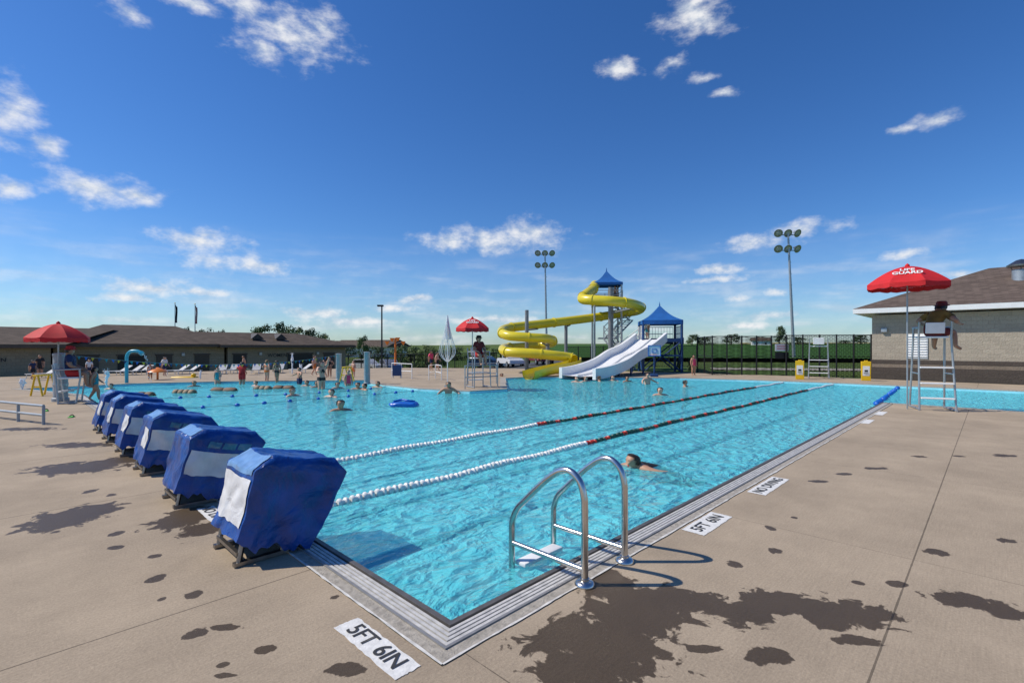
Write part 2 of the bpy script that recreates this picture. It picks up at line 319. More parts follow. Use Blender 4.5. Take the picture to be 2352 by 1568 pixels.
def cat_rom(P,n=8):
    P=[Vector(p) for p in P]; out=[]
    for i in range(len(P)-1):
        p0=P[max(i-1,0)];p1=P[i];p2=P[i+1];p3=P[min(i+2,len(P)-1)]
        for k in range(n):
            t=k/n; out.append(.5*((2*p1)+(p2-p0)*t+(2*p0-5*p1+4*p2-p3)*t*t+(3*p1-p0-3*p2+p3)*t**3))
    out.append(P[-1]); return out
ORD=['first','second','third','fourth','fifth','sixth','seventh','eighth','ninth','tenth','eleventh','twelfth','thirteenth','fourteenth','fifteenth']

# ------------------------------------------------------------------ pool, deck, ground
PO=[(1.122,1.403),(10.85,1.403),(10.85,-9),(15.8,-9),(15.8,3),(15.35,5.5),(14.8,7.05),(12.6,10),(11.6,10.9),(10.9,10.9),(8.2,8.15),(7.2,8.34),(6.8,9.74),(6.85,12),(7.4,13.2),(6.6,13.8),(4.2,15.7),(2.3,16.5),(.3,16.3),(1.122,13.4)]
PO=[Vector((a*H,b*H,0)) for a,b in PO]
def offs(P,d):
    n=len(P); o=[]
    for i in range(n):
        a=(P[i]-P[i-1]).normalized(); b=(P[(i+1)%n]-P[i]).normalized()
        na=Vector((a.y,-a.x,0)); nb=Vector((b.y,-b.x,0)); mm=(na+nb); k=2/mm.length_squared if mm.length_squared>.2 else 1
        o.append(P[i]+mm*d*k)
    return o
PI_=offs(PO,.30)
DO=[(-14,-16),(31.5,-16),(32.5,8),(31,16),(28,27),(22,35),(12,39),(4,40.5),(-8,40.5),(-14,36)]
def ring_edges(bm,pts):
    vs=[bm.verts.new(p) for p in pts]; return [bm.edges.new((vs[i],vs[(i+1)%len(vs)])) for i in range(len(vs))]
mb=MB(); e=ring_edges(mb.bm,[Vector((a,b,0)) for a,b in DO])+ring_edges(mb.bm,PI_)
bmesh.ops.triangle_fill(mb.bm,edges=e,use_beauty=True)
for fc in mb.bm.faces:
    fc.normal_update()
    if fc.normal.z<0: fc.normal_flip()
deck=struct(mb.build('pool_deck',deckm,fixn=False))
def gz(p):
    q=Vector((p[0],p[1],0)); d=q.dot(FW); l=q.dot(RT); az=math.degrees(math.atan2(l,max(d,.01))) if d>0 else 90
    f=min(1,max(0,(6-az)/14)); f=f*f*(3-2*f); r=q.length
    base=-.10-1.15*f
    if r>180: base+= (min(r,750)-180)/570*6.0*(1-.25*f)
    if r>750: base+=(min(r,4500)-750)/3750*6
    return base
mb=MB(); c0=Vector((12,11,0)); o=[]
dv=[Vector((a,b,0)) for a,b in DO]
for i in range(len(dv)):
    for k in range(5): o.append(dv[i].lerp(dv[(i+1)%len(dv)],k/5))
rings=[]
for s_ in (1.0,1.0,1.07,1.3,1.8,3,5.5,10,18,32,60,200):
    ring=[]
    for p in o:
        q_=c0+(p-c0)*s_; 
        if len(rings)==0: z=.0
        elif len(rings)==1: z=-.09
        else: z=gz(q_)
        ring.append(mb.bm.verts.new((q_.x,q_.y,z)))
    rings.append(ring)
for i in range(len(rings)-1):
    n=len(o)
    for k in range(n): mb.f([rings[i][k],rings[i+1][k],rings[i+1][(k+1)%n],rings[i][(k+1)%n]])
struct(mb.build('ground',grass,smooth=30))
# pool wall, floor, water, coping, lines
mb=MB(); n=len(PO)
for i in range(n):
    a=PO[i]; b_=PO[(i+1)%n]; mb.poly([a+Vector((0,0,-.02)),b_+Vector((0,0,-.02)),b_+Vector((0,0,-1.6)),a+Vector((0,0,-1.6))])
struct(mb.build('pool_wall',tile))
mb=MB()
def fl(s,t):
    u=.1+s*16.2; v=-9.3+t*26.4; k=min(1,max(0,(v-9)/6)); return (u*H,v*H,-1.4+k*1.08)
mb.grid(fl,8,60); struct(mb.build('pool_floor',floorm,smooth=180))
mb=MB(); fc=mb.poly([p+Vector((0,0,-.10)) for p in PO]); fc.normal_update()
if fc.normal.z<0: fc.normal_flip()
struct(mb.build('pool_water',waterm,fixn=False))
mb=MB()
for v in (2.26,3.7,4.84,5.98,7.1):
    mb.poly([uv(1.9,v-.08,-1.394),uv(15.2,v-.08,-1.394),uv(15.2,v+.08,-1.394),uv(1.9,v+.08,-1.394)])
struct(mb.build('pool_lane_marking',lane_blue))
mb=MB(); PA=offs(PO,.305)
for i in range(1,n-1):
    a,b_=PO[i],PO[(i+1)%n]; a2,b2=PA[i],PA[(i+1)%n]; z=Vector((0,0,.012))
    mb.poly([a+z,b_+z,b2+z,a2+z]); mb.poly([a+z,b_+z,b_-z*2,a-z*2]); mb.poly([a2+z,b2+z,b2-z,a2-z])
struct(mb.build('pool_coping',curb))
U0,V0=1.122*H,1.403*H; UE,VE=10.85*H,13.4*H
def Ls(mb,a,b_,z,zb):
    P=[(U0-a,VE),(U0-a,V0-a),(UE,V0-a)]; Q=[(U0-b_,VE),(U0-b_,V0-b_),(UE,V0-b_)]
    for i in range(2):
        mb.poly([(*P[i],z),(*P[i+1],z),(*Q[i+1],z),(*Q[i],z)])
        mb.poly([(*P[i],z),(*P[i+1],z),(*P[i+1],zb),(*P[i],zb)]); mb.poly([(*Q[i],z),(*Q[i+1],z),(*Q[i+1],zb),(*Q[i],zb)])
    return mb
gut=thing('pool_gutter','long stainless gutter with white slotted grating along the near two pool edges','gutter',(U0,V0,0))
Ls(MB(),-.006,.034,.014,-.22).build('inner_lip',lip_metal,gut,world=True)
mb=MB()
for k in range(4): Ls(mb,.046+k*.034,.046+k*.034+.022,.004,-.02)
mb.build('grating',white_grate,gut,world=True)
Ls(MB(),.034,.180,-.024,-.05).build('channel',black,gut,world=True)
Ls(MB(),.180,.200,.012,-.05).build('outer_rail',rail_metal,gut,world=True)
struct(Ls(MB(),.200,.284,.003,-.05).build('gutter_curb',curb))
mb=MB()
def bead(P,Q,nrm):
    n_=int((Q-P).length/.06); L_=[];Rr=[]
    for k in range(n_+1):
        p=P.lerp(Q,k/n_); w_=.008+.007*noise.noise(p*9)+.004*noise.noise(p*31); s_=.006*noise.noise(p*3+Vector((5,0,0)))
        L_.append(mb.bm.verts.new(p+nrm*(s_-w_))); Rr.append(mb.bm.verts.new(p+nrm*(s_+w_)))
    for k in range(n_): mb.f([L_[k],L_[k+1],Rr[k+1],Rr[k]])
bead(Vector((U0-.293,V0-.29,.007)),Vector((U0-.293,V0+9,.007)),Vector((1,0,0))); bead(Vector((U0-.29,V0-.293,.0075)),Vector((U0+14,V0-.293,.0075)),Vector((0,1,0)))
struct(mb.build('caulk_line',caulk))

# painted depth markers
def marker(u0,u1,v0,v1,label,txt,dirx,diry,size):
    c=uv((u0+u1)/2,(v0+v1)/2,.004); t=thing('depth_marker',label,'sign',c)
    mb=MB(); n=16; P=[]
    cs=[(u0,v0),(u1,v0),(u1,v1),(u0,v1)]
    for i in range(4):
        a=Vector(cs[i]); b_=Vector(cs[(i+1)%4])
        for k in range(n):
            p=a.lerp(b_,k/n); P.append(uv(p.x+random.uniform(-1,1)*.0025,p.y+random.uniform(-1,1)*.0025,.004))
    mb.poly(P); mb.build('painted_panel',white_paint,t,world=True)
    if txt: text(txt,size,ink,basis(dirx,diry,(0,0,.004)),'lettering',t)
marker(.812,.905,1.28,1.675,'white painted depth marker reading 5FT 6IN left of the pool corner','5FT 6IN',(0,-1,0),(1,0,0),.155)
marker(2.57,2.97,1.09,1.215,'white painted depth marker reading 5FT 6IN on the right deck near the ladder','5FT 6IN',(1,0,0),(0,1,0),.165)
marker(3.55,4.1,1.09,1.21,'white painted marker reading NO DIVING on the right deck','NO DIVING',(1,0,0),(0,1,0),.165)
marker(7.75,8.2,1.14,1.25,'small white painted marker further along the right deck',None,(1,0,0),(0,1,0),.15)
marker(8.85,9.35,1.14,1.25,'farthest white painted marker, close to the tall guard chair',None,(1,0,0),(0,1,0),.15)
marker(.812,.905,3.05,3.5,'white painted marker half hidden behind the first starting block','NO DIVING',(0,-1,0),(1,0,0),.15)

# ------------------------------------------------------------------ starting blocks
BK=[(.715,.098),(.775,.33),(.795,.425),(.885,.480)]; FT=[(1.055,.0),(1.16,.18),(1.245,.345),(1.20,.418)]
def chain_at(P,a):
    L_=[0]
    for i in range(len(P)-1): L_.append(L_[-1]+(Vector(P[i+1])-Vector(P[i])).length)
    t=a*L_[-1]
    for i in range(len(P)-1):
        if t<=L_[i+1]+1e-9:
            k=(t-L_[i])/(L_[i+1]-L_[i]); return Vector(P[i]).lerp(Vector(P[i+1]),k)
    return Vector(P[-1])
VW=.19; UC=.95
def starting_block(vc,label,seed,kind):
    t=thing('starting_block',label,'starting block',uv(UC,vc,0),0,'covered starting blocks along the left pool edge')
    so=Vector((seed*7.3,seed*3.1,0))
    def dsp(p):
        z=p.z/H; ph=noise.noise(p*2.0+so)
        fold=.015*math.sin(p.x*19+p.y*13+6*ph+z*5)*max(0,1-z*2.0)+.008*math.sin(z*38+p.x*9+p.y*7+7*noise.noise(p*1.6+so))*max(0,.65-abs(z-.25)*1.8)
        q=p+Vector(noise.noise_vector(p*3.0+so))*.015+Vector(noise.noise_vector(p*8+so))*.011+Vector(noise.noise_vector(p*17+so))*.005
        return q+Vector((fold,fold,0))
    def loc(u,v,z): return Vector(((u-UC)*H,v*H,z*H))
    DR=.036
    def side(a,b_,sg):
        p=chain_at(BK,a).lerp(chain_at(FT,a),b_); k=max(0,a-.78)/.22; z=p.y-k*DR
        hem=(1-a)**6*(.016*math.sin(b_*15+seed)+.010*math.sin(b_*37+seed*2))
        sag=-.010*math.sin(math.pi*min(1,a))*math.sin(math.pi*b_)
        return loc(p.x,sg*(VW*(1-.08*k)+sag),z+hem)
    def across(A_,B_,w,a):
        p=A_.lerp(B_,w); k=max(0,a-.78)/.22; e_=abs(2*w-1); f_=min(1,(1-e_)/.20); f_=f_*(2-f_)
        p.z+=DR*H*k*f_-.014*k*math.sin(math.pi*w); return p
    def backf(a,w): return across(side(a,0,-1),side(a,0,1),w,a)
    def frontf(a,w): return across(side(a,1,-1),side(a,1,1),w,a)
    def topf(b_,w):
        p=across(side(1,b_,-1),side(1,b_,1),w,1); p.z-=.02*math.sin(math.pi*b_)*math.sin(math.pi*w); return p
    cov=MB(); NN=32
    for sg in(-1,1): cov.grid(lambda a,b_:side(a,b_,sg),NN,NN)
    for fn in(backf,frontf,topf): cov.grid(fn,NN,NN)
    for v in cov.bm.verts: v.co=dsp(v.co)
    co=cov.build('cover',blue_vinyl,t,smooth=46,weld=.0015)
    def patch(name,fn,a0,a1,b0,b1,nrm,mat,off=.007):
        mb=MB(); mb.grid(lambda x,y:dsp(fn(a0+(a1-a0)*x,b0+(b1-b0)*y))+Vector(nrm)*off,20,20); return mb.build(name,mat,co,smooth=60)
    s1=lambda a,b_:side(a,b_,-1)
    if kind==0:
        patch('white_panel',backf,.16,.66,.05,.97,(-1,0,.3),white_vinyl); patch('pale_panel',backf,.70,.985,.08,.93,(-.8,0,.6),pale_vinyl)
    else:
        b1=.70 if kind<3 else .46
        patch('white_panel',s1,.27,.61,.03,b1,(0,-1,0),white_vinyl)
        for k in range(3): patch('window',s1,.67,.765,.26+k*.2,.43+k*.2,(0,-1,0),window_vinyl)
        if kind>=2: patch('white_panel',backf,.27,.61,.05,.5,(-1,0,.3),white_vinyl)
        patch('pale_panel',backf,.80,.985,.1,.9,(-.8,0,.6),pale_vinyl)
    for v in(-.15,.15):
        for u in(.735,.93):
            MB().tube([loc(u,v,0.002),loc(u+.03,v,.16)],.022,6).build('leg',steel_dark,t,smooth=60)
        MB().box(loc(.835,v,.012),(.24*H,.05,.03)).build('foot_rail',steel_dark,t)
    MB().box(loc(.735,0,.055),(.03,.30*H,.03)).build('cross_bar',steel_dark,t)
bn=['blue covered starting block nearest the pool corner, white panel on its back face','second covered starting block from the pool corner, clear windows and white side panel','third covered starting block counted from the pool corner','fourth covered starting block counted from the pool corner','fifth covered starting block, second farthest of the row','sixth and farthest covered starting block at the end of the row']
for k,vc in enumerate((2.605,3.76,4.84,5.80,6.72,7.50)): starting_block(vc,bn[k],k+1,k)

# ------------------------------------------------------------------ ladder
lad=thing('pool_ladder','polished steel pool ladder with two arched grab rails at the near corner','ladder',uv(1.85,1.3,0))
for u in(1.692,2.005):
    pts=cat_rom([uv(u,1.224,.0),uv(u,1.224,.30*H),uv(u,1.228,.37*H),uv(u,1.25,.43*H),uv(u,1.30,.463*H),uv(u,1.355,.455*H),uv(u,1.41,.42*H),uv(u,1.47,.37*H),uv(u,1.56,.285*H),uv(u,1.615,.23*H),uv(u,1.645,.17*H),uv(u,1.65,.10*H),uv(u,1.65,-.1*H),uv(u,1.65,-.55*H)],5)
    rl=MB().tube(pts,.0265,14).build('grab_rail',steel,lad,smooth=60,world=True)
    MB().tube([uv(u,1.228,.062*H),uv(u,1.648,.062*H)],.022,12).build('side_bar',steel,lad,smooth=60,world=True)
    MB().lathe([(.075,.0),(.075,.012),(.06,.03),(.034,.036),(.034,.05)],24,uv(u,1.224,.002)).build('flange',steel,lad,smooth=40,world=True)
for z in(-.035,-.19,-.34):
    MB().box(uv(1.8485,1.61,z*H),(.50,.12,.035),bev=.01).build('tread',white,lad,smooth=40,world=True)

# ------------------------------------------------------------------ lane ropes
def float_mesh(name,mat,r,l):
    mb=MB(); M=Matrix.Rotation(R(90),4,'Y')
    mb.lathe([(.012,-l/2),(r*.75,-l/2),(r,-l*.36),(r,-l*.22),(r*.62,-l*.1),(r*.62,l*.1),(r,l*.22),(r,l*.36),(r*.75,l/2),(.012,l/2)],14,M=M)
    o=mb.build(name,mat,smooth=35); me=o.data; bpy.data.objects.remove(o); return me
FM={k:float_mesh('float',mm,.053,.142) for k,mm in(('w',white_float),('g',green_float),('r',red_float))}
def lane_rope(v,uw,label):
    z=-.085; t=thing('lane_rope',label,'lane rope',uv(1.12,v,z),0,'lane ropes across the pool'); L_=(15.78-1.13)*H
    MB().tube([(0,0,0),(L_,0,0)],.008,6).build('cable',rope_mat,t)
    sp_=.165; n=int(L_/sp_); rest=MB(); k2=0
    for i in range(n):
        x=.15+i*sp_; u=1.12+x/H
        if u<uw or u>13.3: c='w'
        else: c='rgggrggg'[k2%8] if k2>4 else 'rrggr'[k2]; k2+=1
        y=.03*math.sin(x*.55+v)+.01*math.sin(x*2.1); zz=.012*math.sin(x*3.3+v)
        if i<100:
            o=bpy.data.objects.new('float',FM[c]); C.objects.link(o); o.parent=t; o.location=(x,y,zz); o.rotation_euler=(random.uniform(0,3),random.uniform(-.06,.06),random.uniform(-.08,.08))
        else:
            rest.mi='wgr'.index(c); rest.lathe([(.01,-.07),(.045,-.075),(.056,-.05),(.056,.05),(.045,.075),(.01,.07)],8,(x,y,zz),Matrix.Rotation(R(90),4,'Y'))
    o=rest.build('far_floats',[white_float,green_float,red_float],t,smooth=35); o['kind']='stuff'
lane_rope(3.14,4.4,'nearer lane rope with white, then red and green floats')
lane_rope(4.32,4.9,'farther lane rope, behind the first one, white then red and green floats')
def safety_rope(P,nf,r,label):
    t=thing('float_rope',label,'float rope',P[0]); pts=[Vector(p)-Vector(P[0]) for p in P]
    path=cat_rom(pts,10); MB().tube(path,.007,5).build('cable',rope_mat,t)
    me=None
    for i in range(nf):
        p=path[min(len(path)-1,int((i+.5)/nf*(len(path)-1)))]
        if me is None:
            o=MB().lathe([(.01,-r*1.3),(r*.7,-r),(r,-r*.3),(r,r*.3),(r*.7,r),(.01,r*1.3)],12,M=Matrix.Rotation(R(90),4,'Y')).build('float',blue_float,t,smooth=60); me=o.data
        else: o=bpy.data.objects.new('float',me); C.objects.link(o); o.parent=t
        o.location=p; o.rotation_euler=(0,0,random.uniform(0,3))
safety_rope([uv(10.95,1.5,-.06),uv(12.4,1.55,-.06),uv(15.7,1.7,-.06)],16,.075,'short rope of blue floats crossing the pool beside the tall guard chair')
safety_rope([G(360,941,-.07),G(545,930,-.07),G(697,918,-.07),G(860,905,-.07),G(960,897,-.07)],10,.058,'rope of spaced blue floats nearest the starting blocks')
safety_rope([G(330,916,-.07),G(480,911,-.07),G(620,907,-.07),G(800,897,-.07),G(900,886,-.07)],10,.058,'rope of spaced blue floats farther back by the foam logs')

# ------------------------------------------------------------------ people
def pose(kind):
    J=dict(pel=(0,0,.53),wai=(0,0,.625),che=(0,.004,.735),nek=(0,-.004,.835),hd1=(0,.012,.888),hd2=(0,.008,.935),top=(0,0,.972),nose=(0,.072,.905))
    for s,sg in(('L',-1),('R',1)):
        J.update({'sh'+s:(sg*.098,0,.802),'el'+s:(sg*.135,-.012,.64),'wr'+s:(sg*.142,.035,.50),'ha'+s:(sg*.138,.055,.455),'hi'+s:(sg*.052,0,.49),'kn'+s:(sg*.058,.012,.285),'an'+s:(sg*.06,-.015,.05),'to'+s:(sg*.068,.085,.018)})
    def st(**k): J.update(k)
    if kind=='walk': st(knR=(.055,.09,.29),anR=(.055,.10,.06),toR=(.06,.195,.035),knL=(-.055,-.02,.285),anL=(-.055,-.14,.075),toL=(-.06,-.06,.018),elL=(-.13,.03,.64),wrL=(-.12,.13,.55),haL=(-.115,.165,.52),elR=(.13,-.06,.645),wrR=(.13,-.05,.505),haR=(.13,-.045,.46))
    if kind=='hips': st(elL=(-.20,-.06,.68),wrL=(-.10,.01,.57),haL=(-.075,.03,.55),elR=(.20,-.06,.68),wrR=(.10,.01,.57),haR=(.075,.03,.55))
    if kind=='reach': st(elL=(-.15,.06,.90),wrL=(-.13,.12,1.02),haL=(-.125,.14,1.06),elR=(.17,.05,.72),wrR=(.22,.15,.74),haR=(.235,.19,.745))
    if kind=='wade': st(elL=(-.21,.03,.73),wrL=(-.27,.12,.68),haL=(-.285,.16,.67),elR=(.21,.03,.73),wrR=(.27,.12,.68),haR=(.285,.16,.67))
    if kind=='tread': st(elL=(-.2,.06,.76),wrL=(-.25,.19,.77),haL=(-.25,.235,.77),elR=(.2,.06,.76),wrR=(.25,.19,.77),haR=(.25,.235,.77),knL=(-.09,.14,.35),anL=(-.09,-.03,.22),toL=(-.1,.02,.16),knR=(.09,.1,.33),anR=(.08,-.08,.2),toR=(.09,-.02,.14))
    if kind in('sit','sitout'):
        for k in list(J): 
            if k[:2] in('kn','an','to') and k!='top': continue
            x,y,z=J[k]; J[k]=(x,y-.02 if k in('nek','hd1','hd2','top','nose','che') else y,z-.46)
        for s,sg in(('L',-1),('R',1)): st(**{'kn'+s:(sg*.075,.235,.055),'an'+s:(sg*.075,.245,-.175),'to'+s:(sg*.08,.335,-.205),'el'+s:(sg*.155,.02,.19),'wr'+s:(sg*.11,.15,.135),'ha'+s:(sg*.09,.19,.12)})
        if kind=='sitout':
            for k,dx,dy,dz in(('wai',.01,.03,-.005),('che',.015,.095,-.02),('nek',.015,.165,-.04),('hd1',.015,.205,-.05),('hd2',.015,.22,-.05),('top',.015,.225,-.05),('nose',.015,.215,-.055),('shL',.015,.125,-.03),('shR',.015,.125,-.03)):
                x,y,z=J[k]; J[k]=(x+dx,y+dy,z+dz)
            st(elL=(-.225,.07,.20),wrL=(-.215,.20,.155),haL=(-.21,.245,.150),elR=(.255,.06,.20),wrR=(.24,.19,.155),haR=(.235,.235,.150),knL=(-.07,.24,.05),anL=(-.09,.23,-.18),toL=(-.10,.32,-.21),knR=(.15,.235,.05),anR=(.19,.20,-.17),toR=(.225,.28,-.21))
    if kind=='swim':
        J=dict(pel=(0,-.28,-.085),wai=(0,-.19,-.055),che=(0,-.085,-.02),nek=(0,.005,.02),hd1=(0,.045,.045),hd2=(0,.045,.098),top=(0,.03,.135),nose=(0,.108,.062))
        for s,sg in(('L',-1),('R',1)): J.update({'sh'+s:(sg*.10,-.02,.002),'el'+s:(sg*.19,.10,-.03),'wr'+s:(sg*.24,.22,-.035),'ha'+s:(sg*.25,.265,-.035),'hi'+s:(sg*.055,-.32,-.10),'kn'+s:(sg*.11,-.50,-.17),'an'+s:(sg*.09,-.71,-.19),'to'+s:(sg*.11,-.79,-.21)})
        st(elL=(-.21,-.10,-.01),wrL=(-.27,-.23,-.012),haL=(-.285,-.275,-.014))
    for s in'LR':
        k=Vector(J['kn'+s]);a=Vector(J['an'+s]); J['ca'+s]=tuple(k.lerp(a,.35)+Vector((0,-.008,0)))
    return {k:Vector(v) for k,v in J.items()}
RAD=dict(pel=.080,wai=.070,che=.084,nek=.036,hd1=.052,hd2=.064,top=.046,nose=.011,sh=.046,el=.031,wr=.020,ha=.021,hi=.066,kn=.042,ca=.040,an=.024,to=.020)
EDG=[('pel','wai'),('wai','che'),('che','nek'),('nek','hd1'),('hd1','hd2'),('hd2','top'),('hd1','nose')]
for s in'LR': EDG+=[('che','sh'+s),('sh'+s,'el'+s),('el'+s,'wr'+s),('wr'+s,'ha'+s),('pel','hi'+s),('hi'+s,'kn'+s),('kn'+s,'ca'+s),('ca'+s,'an'+s),('an'+s,'to'+s)]
BODY={}
def body_mesh(kind):
    if kind in BODY: return BODY[kind]
    J=pose(kind); names=list(J); bm=bmesh.new(); ly=bm.verts.layers.skin.verify(); V={}
    for k in names:
        v=bm.verts.new(J[k]); r=RAD[k] if k in RAD else RAD[k[:2]]; v[ly].radius=(r*1.12,r*1.12); v[ly].use_root=(k=='pel'); V[k]=v
    for a,b_ in EDG: bm.edges.new((V[a],V[b_]))
    me=bpy.data.meshes.new('sk'); bm.to_mesh(me); bm.free(); o=bpy.data.objects.new('sk',me); C.objects.link(o)
    sm=o.modifiers.new('s','SKIN'); sm.use_smooth_shade=True; ss=o.modifiers.new('u','SUBSURF'); ss.levels=2; ss.render_levels=2
    dg=bpy.context.evaluated_depsgraph_get(); m2=bpy.data.meshes.new_from_object(o.evaluated_get(dg)); bpy.data.objects.remove(o)
    segs=[(a,b_,J[a],J[b_]) for a,b_ in EDG]; cls=[]
    def nm(k): return k if k in('pel','wai','che','nek','hd1','hd2','top','nose') else k[:2]
    for p in m2.polygons:
        c=p.center; best=(9,None,0)
        for a,b_,A_,B_ in segs:
            ab=B_-A_; t=min(1,max(0,(c-A_).dot(ab)/ab.length_squared)); dd=(c-A_.lerp(B_,t)).length
            if dd<best[0]: best=(dd,nm(a)+'-'+nm(b_),t)
        cls.append((best[1],best[2]))
    mb=MB(); mb.bm.from_mesh(m2)
    for s,sg in(('L',-1),('R',1)):
        w=J['wr'+s]; h=J['ha'+s]; dr=(h-w).normalized(); sd=dr.cross(Vector((0,0,1)) if abs(dr.z)<.8 else Vector((1,0,0))).normalized(); up=sd.cross(dr)
        for i,l in enumerate((.036,.043,.046,.041)):
            b0=h+sd*(i-1.5)*.0095; mb.tube([b0,b0+dr*l*.55+sd*(i-1.5)*.002,b0+dr*l-up*.008+sd*(i-1.5)*.003],[.0062,.0056,.004],6)
        tb=w.lerp(h,.35)+sd*.016; mb.tube([tb,tb+sd*.017+dr*.018,tb+sd*.02+dr*.036],[.0072,.0062,.0045],6)
    m3=bpy.data.meshes.new('body'); mb.bm.to_mesh(m3); mb.bm.free(); m3.polygons.foreach_set('use_smooth',[True]*len(m3.polygons))
    BODY[kind]=(J,m2,cls,m3); return BODY[kind]
def shell(m2,sel,off):
    mb=MB(); nor=[v.normal.copy() for v in m2.vertices]; mp={}
    for p in m2.polygons:
        if not sel[p.index]: continue
        vs=[]
        for i in p.vertices:
            if i not in mp: mp[i]=mb.bm.verts.new(m2.vertices[i].co+nor[i]*off)
            vs.append(mp[i])
        mb.f(vs)
    return mb
def person(label,loc,rz,h,kind,skin,hair,clothes=(),hat=None,longhair=False,group=None,face=False):
    J,m2,cls,m3=body_mesh(kind); t=thing('person',label,'person',loc,rz,group); t.scale=(h,h,h)
    me=m3.copy(); me.materials.clear(); me.materials.append(skin); o=bpy.data.objects.new('body',me); C.objects.link(o); o.parent=t
    hc=J['hd2']; sel=[]
    for p in m2.polygons:
        k,tt=cls[p.index]; dd=p.center-hc
        ok=k in('hd1-hd2','hd2-top','nek-hd1') and (dd.y<.012+(.05 if dd.z>.028 else 0)) and dd.z>(-.10 if longhair else -.045) and not(dd.y>.0 and dd.z<-.01)
        sel.append(ok)
    shell(m2,sel,.012 if not longhair else .016).build('hair',hair,t,smooth=180,fixn=False)
    if longhair: MB().lathe([(.004,.0),(.03,-.01),(.034,-.05),(.026,-.10),(.006,-.14)],10,hc+Vector((0,-.068,-.01))).build('ponytail',hair,t,smooth=180)
    for nm,mat,what in clothes:
        sel=[]
        for p in m2.polygons:
            k,tt=cls[p.index]
            if what=='trunks': ok=(k=='pel-wai' and tt<.55) or k=='pel-hi' or (k=='hi-kn' and tt<.62)
            elif what=='brief': ok=(k=='pel-wai' and tt<.25) or (k=='pel-hi') or (k=='hi-kn' and tt<.1)
            elif what=='top': ok=(k=='wai-che' and tt>.62) or (k=='che-nek' and tt<.25) or(k=='che-sh' and tt<.35)
            elif what=='suit': ok=k in('pel-wai','wai-che','pel-hi') or (k=='che-nek' and tt<.4) or (k=='che-sh' and tt<.5) or (k=='hi-kn' and tt<.08)
            elif what=='shirt': ok=k in('pel-wai','wai-che','che-sh') or (k=='che-nek' and tt<.75) or (k=='sh-el' and tt<.6)
            else: ok=False
            sel.append(ok)
        shell(m2,sel,.008).build(nm,mat,t,smooth=180,fixn=False)
    if hat is not None:
        MB().lathe([(.092,-.006),(.095,.0),(.068,.012),(.066,.045),(.05,.062),(.004,.066)],20,hc+Vector((0,.01,.012))).build('hat',hat,t,smooth=50)
    if face:
        for sx in(-1,1): MB().lathe([(.001,-.007),(.006,-.004),(.007,0),(.006,.004),(.001,.007)],8,hc+Vector((sx*.024,.06,-.008))).build('eye',hair_k,t,smooth=180)
        MB().lathe([(.001,-.016),(.005,-.01),(.006,0),(.005,.01),(.001,.016)],8,hc+Vector((0,.052,-.062)),Matrix.Rotation(R(90),4,'Y')).build('mouth',c_red,t,smooth=180)
    return t
def trk(m): return ('swim_trunks',m,'trunks')
def suit(m): return ('swimsuit',m,'suit')
def shirt(m): return ('shirt',m,'shirt')
def bik(m): return [('bikini_top',m,'top'),('bikini_bottom',m,'brief')]
def P_stand(px,py,hpx,z=0.0): d=F*(H-z)/(py-HY); return W(px,d,z),hpx*d/F
sw=G(1462,1072,-.10); person('swimmer with dark wet hair gliding past the ladder, one arm trailing to the right',sw-Vector((0,0,.02)),rzo(-112),1.55,'swim',sk2,hair_m,[suit(c_blk)],face=True)
def swimmer(px,py,label,hair=hair_b,skin=sk1,th=180,h=1.45,cl=()):
    h*=1.12; p=G(px,py,-.10); p.z=-.10-.80*h
    person(label,p,rzo(th),h,'tread',skin,hair,cl)
swimmer(782,942,'lone swimmer with head above water left of the lane ropes, dark hair',hair_k,sk2,150,1.5,[trk(c_navy)])
swimmer(762,911,'swimmer behind the float rope, in front of the wading woman',hair_b,sk1,200,1.4,[suit(c_navy)])
swimmer(671,909,'swimmer beside the long brown foam log',hair_y,sk1,120,1.4,[suit(c_pink)])
swimmer(822,893,'left swimmer of the pair near the grey column',hair_b,sk2,180,1.4,[trk(c_red)])
swimmer(838,895,'right swimmer of the pair near the grey column',hair_k,sk2,230,1.4,[trk(c_navy)])
swimmer(1325,877,'leftmost swimmer in front of the white slide',hair_b,sk1,200,1.4,[trk(c_navy)])
swimmer(1345,876,'second swimmer from the left in front of the white slide',hair_y,sk1,160,1.35,[suit(c_teal)])
swimmer(1376,875,'swimmer below the right edge of the white slide',hair_b,sk2,100,1.4,[trk(c_blk)])
swimmer(1440,876,'swimmer by the poolside hoop, left of a taller bather',hair_k,sk2,160,1.4,[trk(c_red)])
swimmer(1516,907,'swimmer with goggles in open water below the basketball hoop',hair_b,sk1,180,1.45,[trk(c_navy)])
swimmer(1573,887,'dark haired swimmer near the far wall before the red girl',hair_k,sk2,120,1.45,[trk(c_navy)])
swimmer(255,893,'child in the water close to the turquoise arch',hair_b,sk1,180,1.2,[suit(c_blk)])
swimmer(705,886,'swimmer near the end of the foam logs',hair_b,sk2,190,1.3,[trk(c_red)])
swimmer(728,889,'swimmer just left of the wading woman in the dark bikini',hair_k,sk2,150,1.35,[trk(c_blk)])
swimmer(1152,868,'swimmer holding the wall right of the peninsula',hair_b,sk2,150,1.35,[trk(c_red)])
swimmer(446,887,'child swimmer behind the leftmost foam log',hair_k,sk2,150,1.25,[trk(c_navy)])
swimmer(588,886,'child swimmer behind the third foam log',hair_y,sk1,210,1.2,[suit(c_pink)])
swimmer(775,891,'swimmer right of the wading woman, before the farther grey column',hair_b,sk1,140,1.3,[suit(c_teal)])
swimmer(868,889,'swimmer between the grey column and the peninsula corner',hair_k,sk2,200,1.35,[trk(c_navy)])
swimmer(1408,874,'swimmer in front of the slide platform supports',hair_b,sk1,190,1.35,[trk(c_teal)])
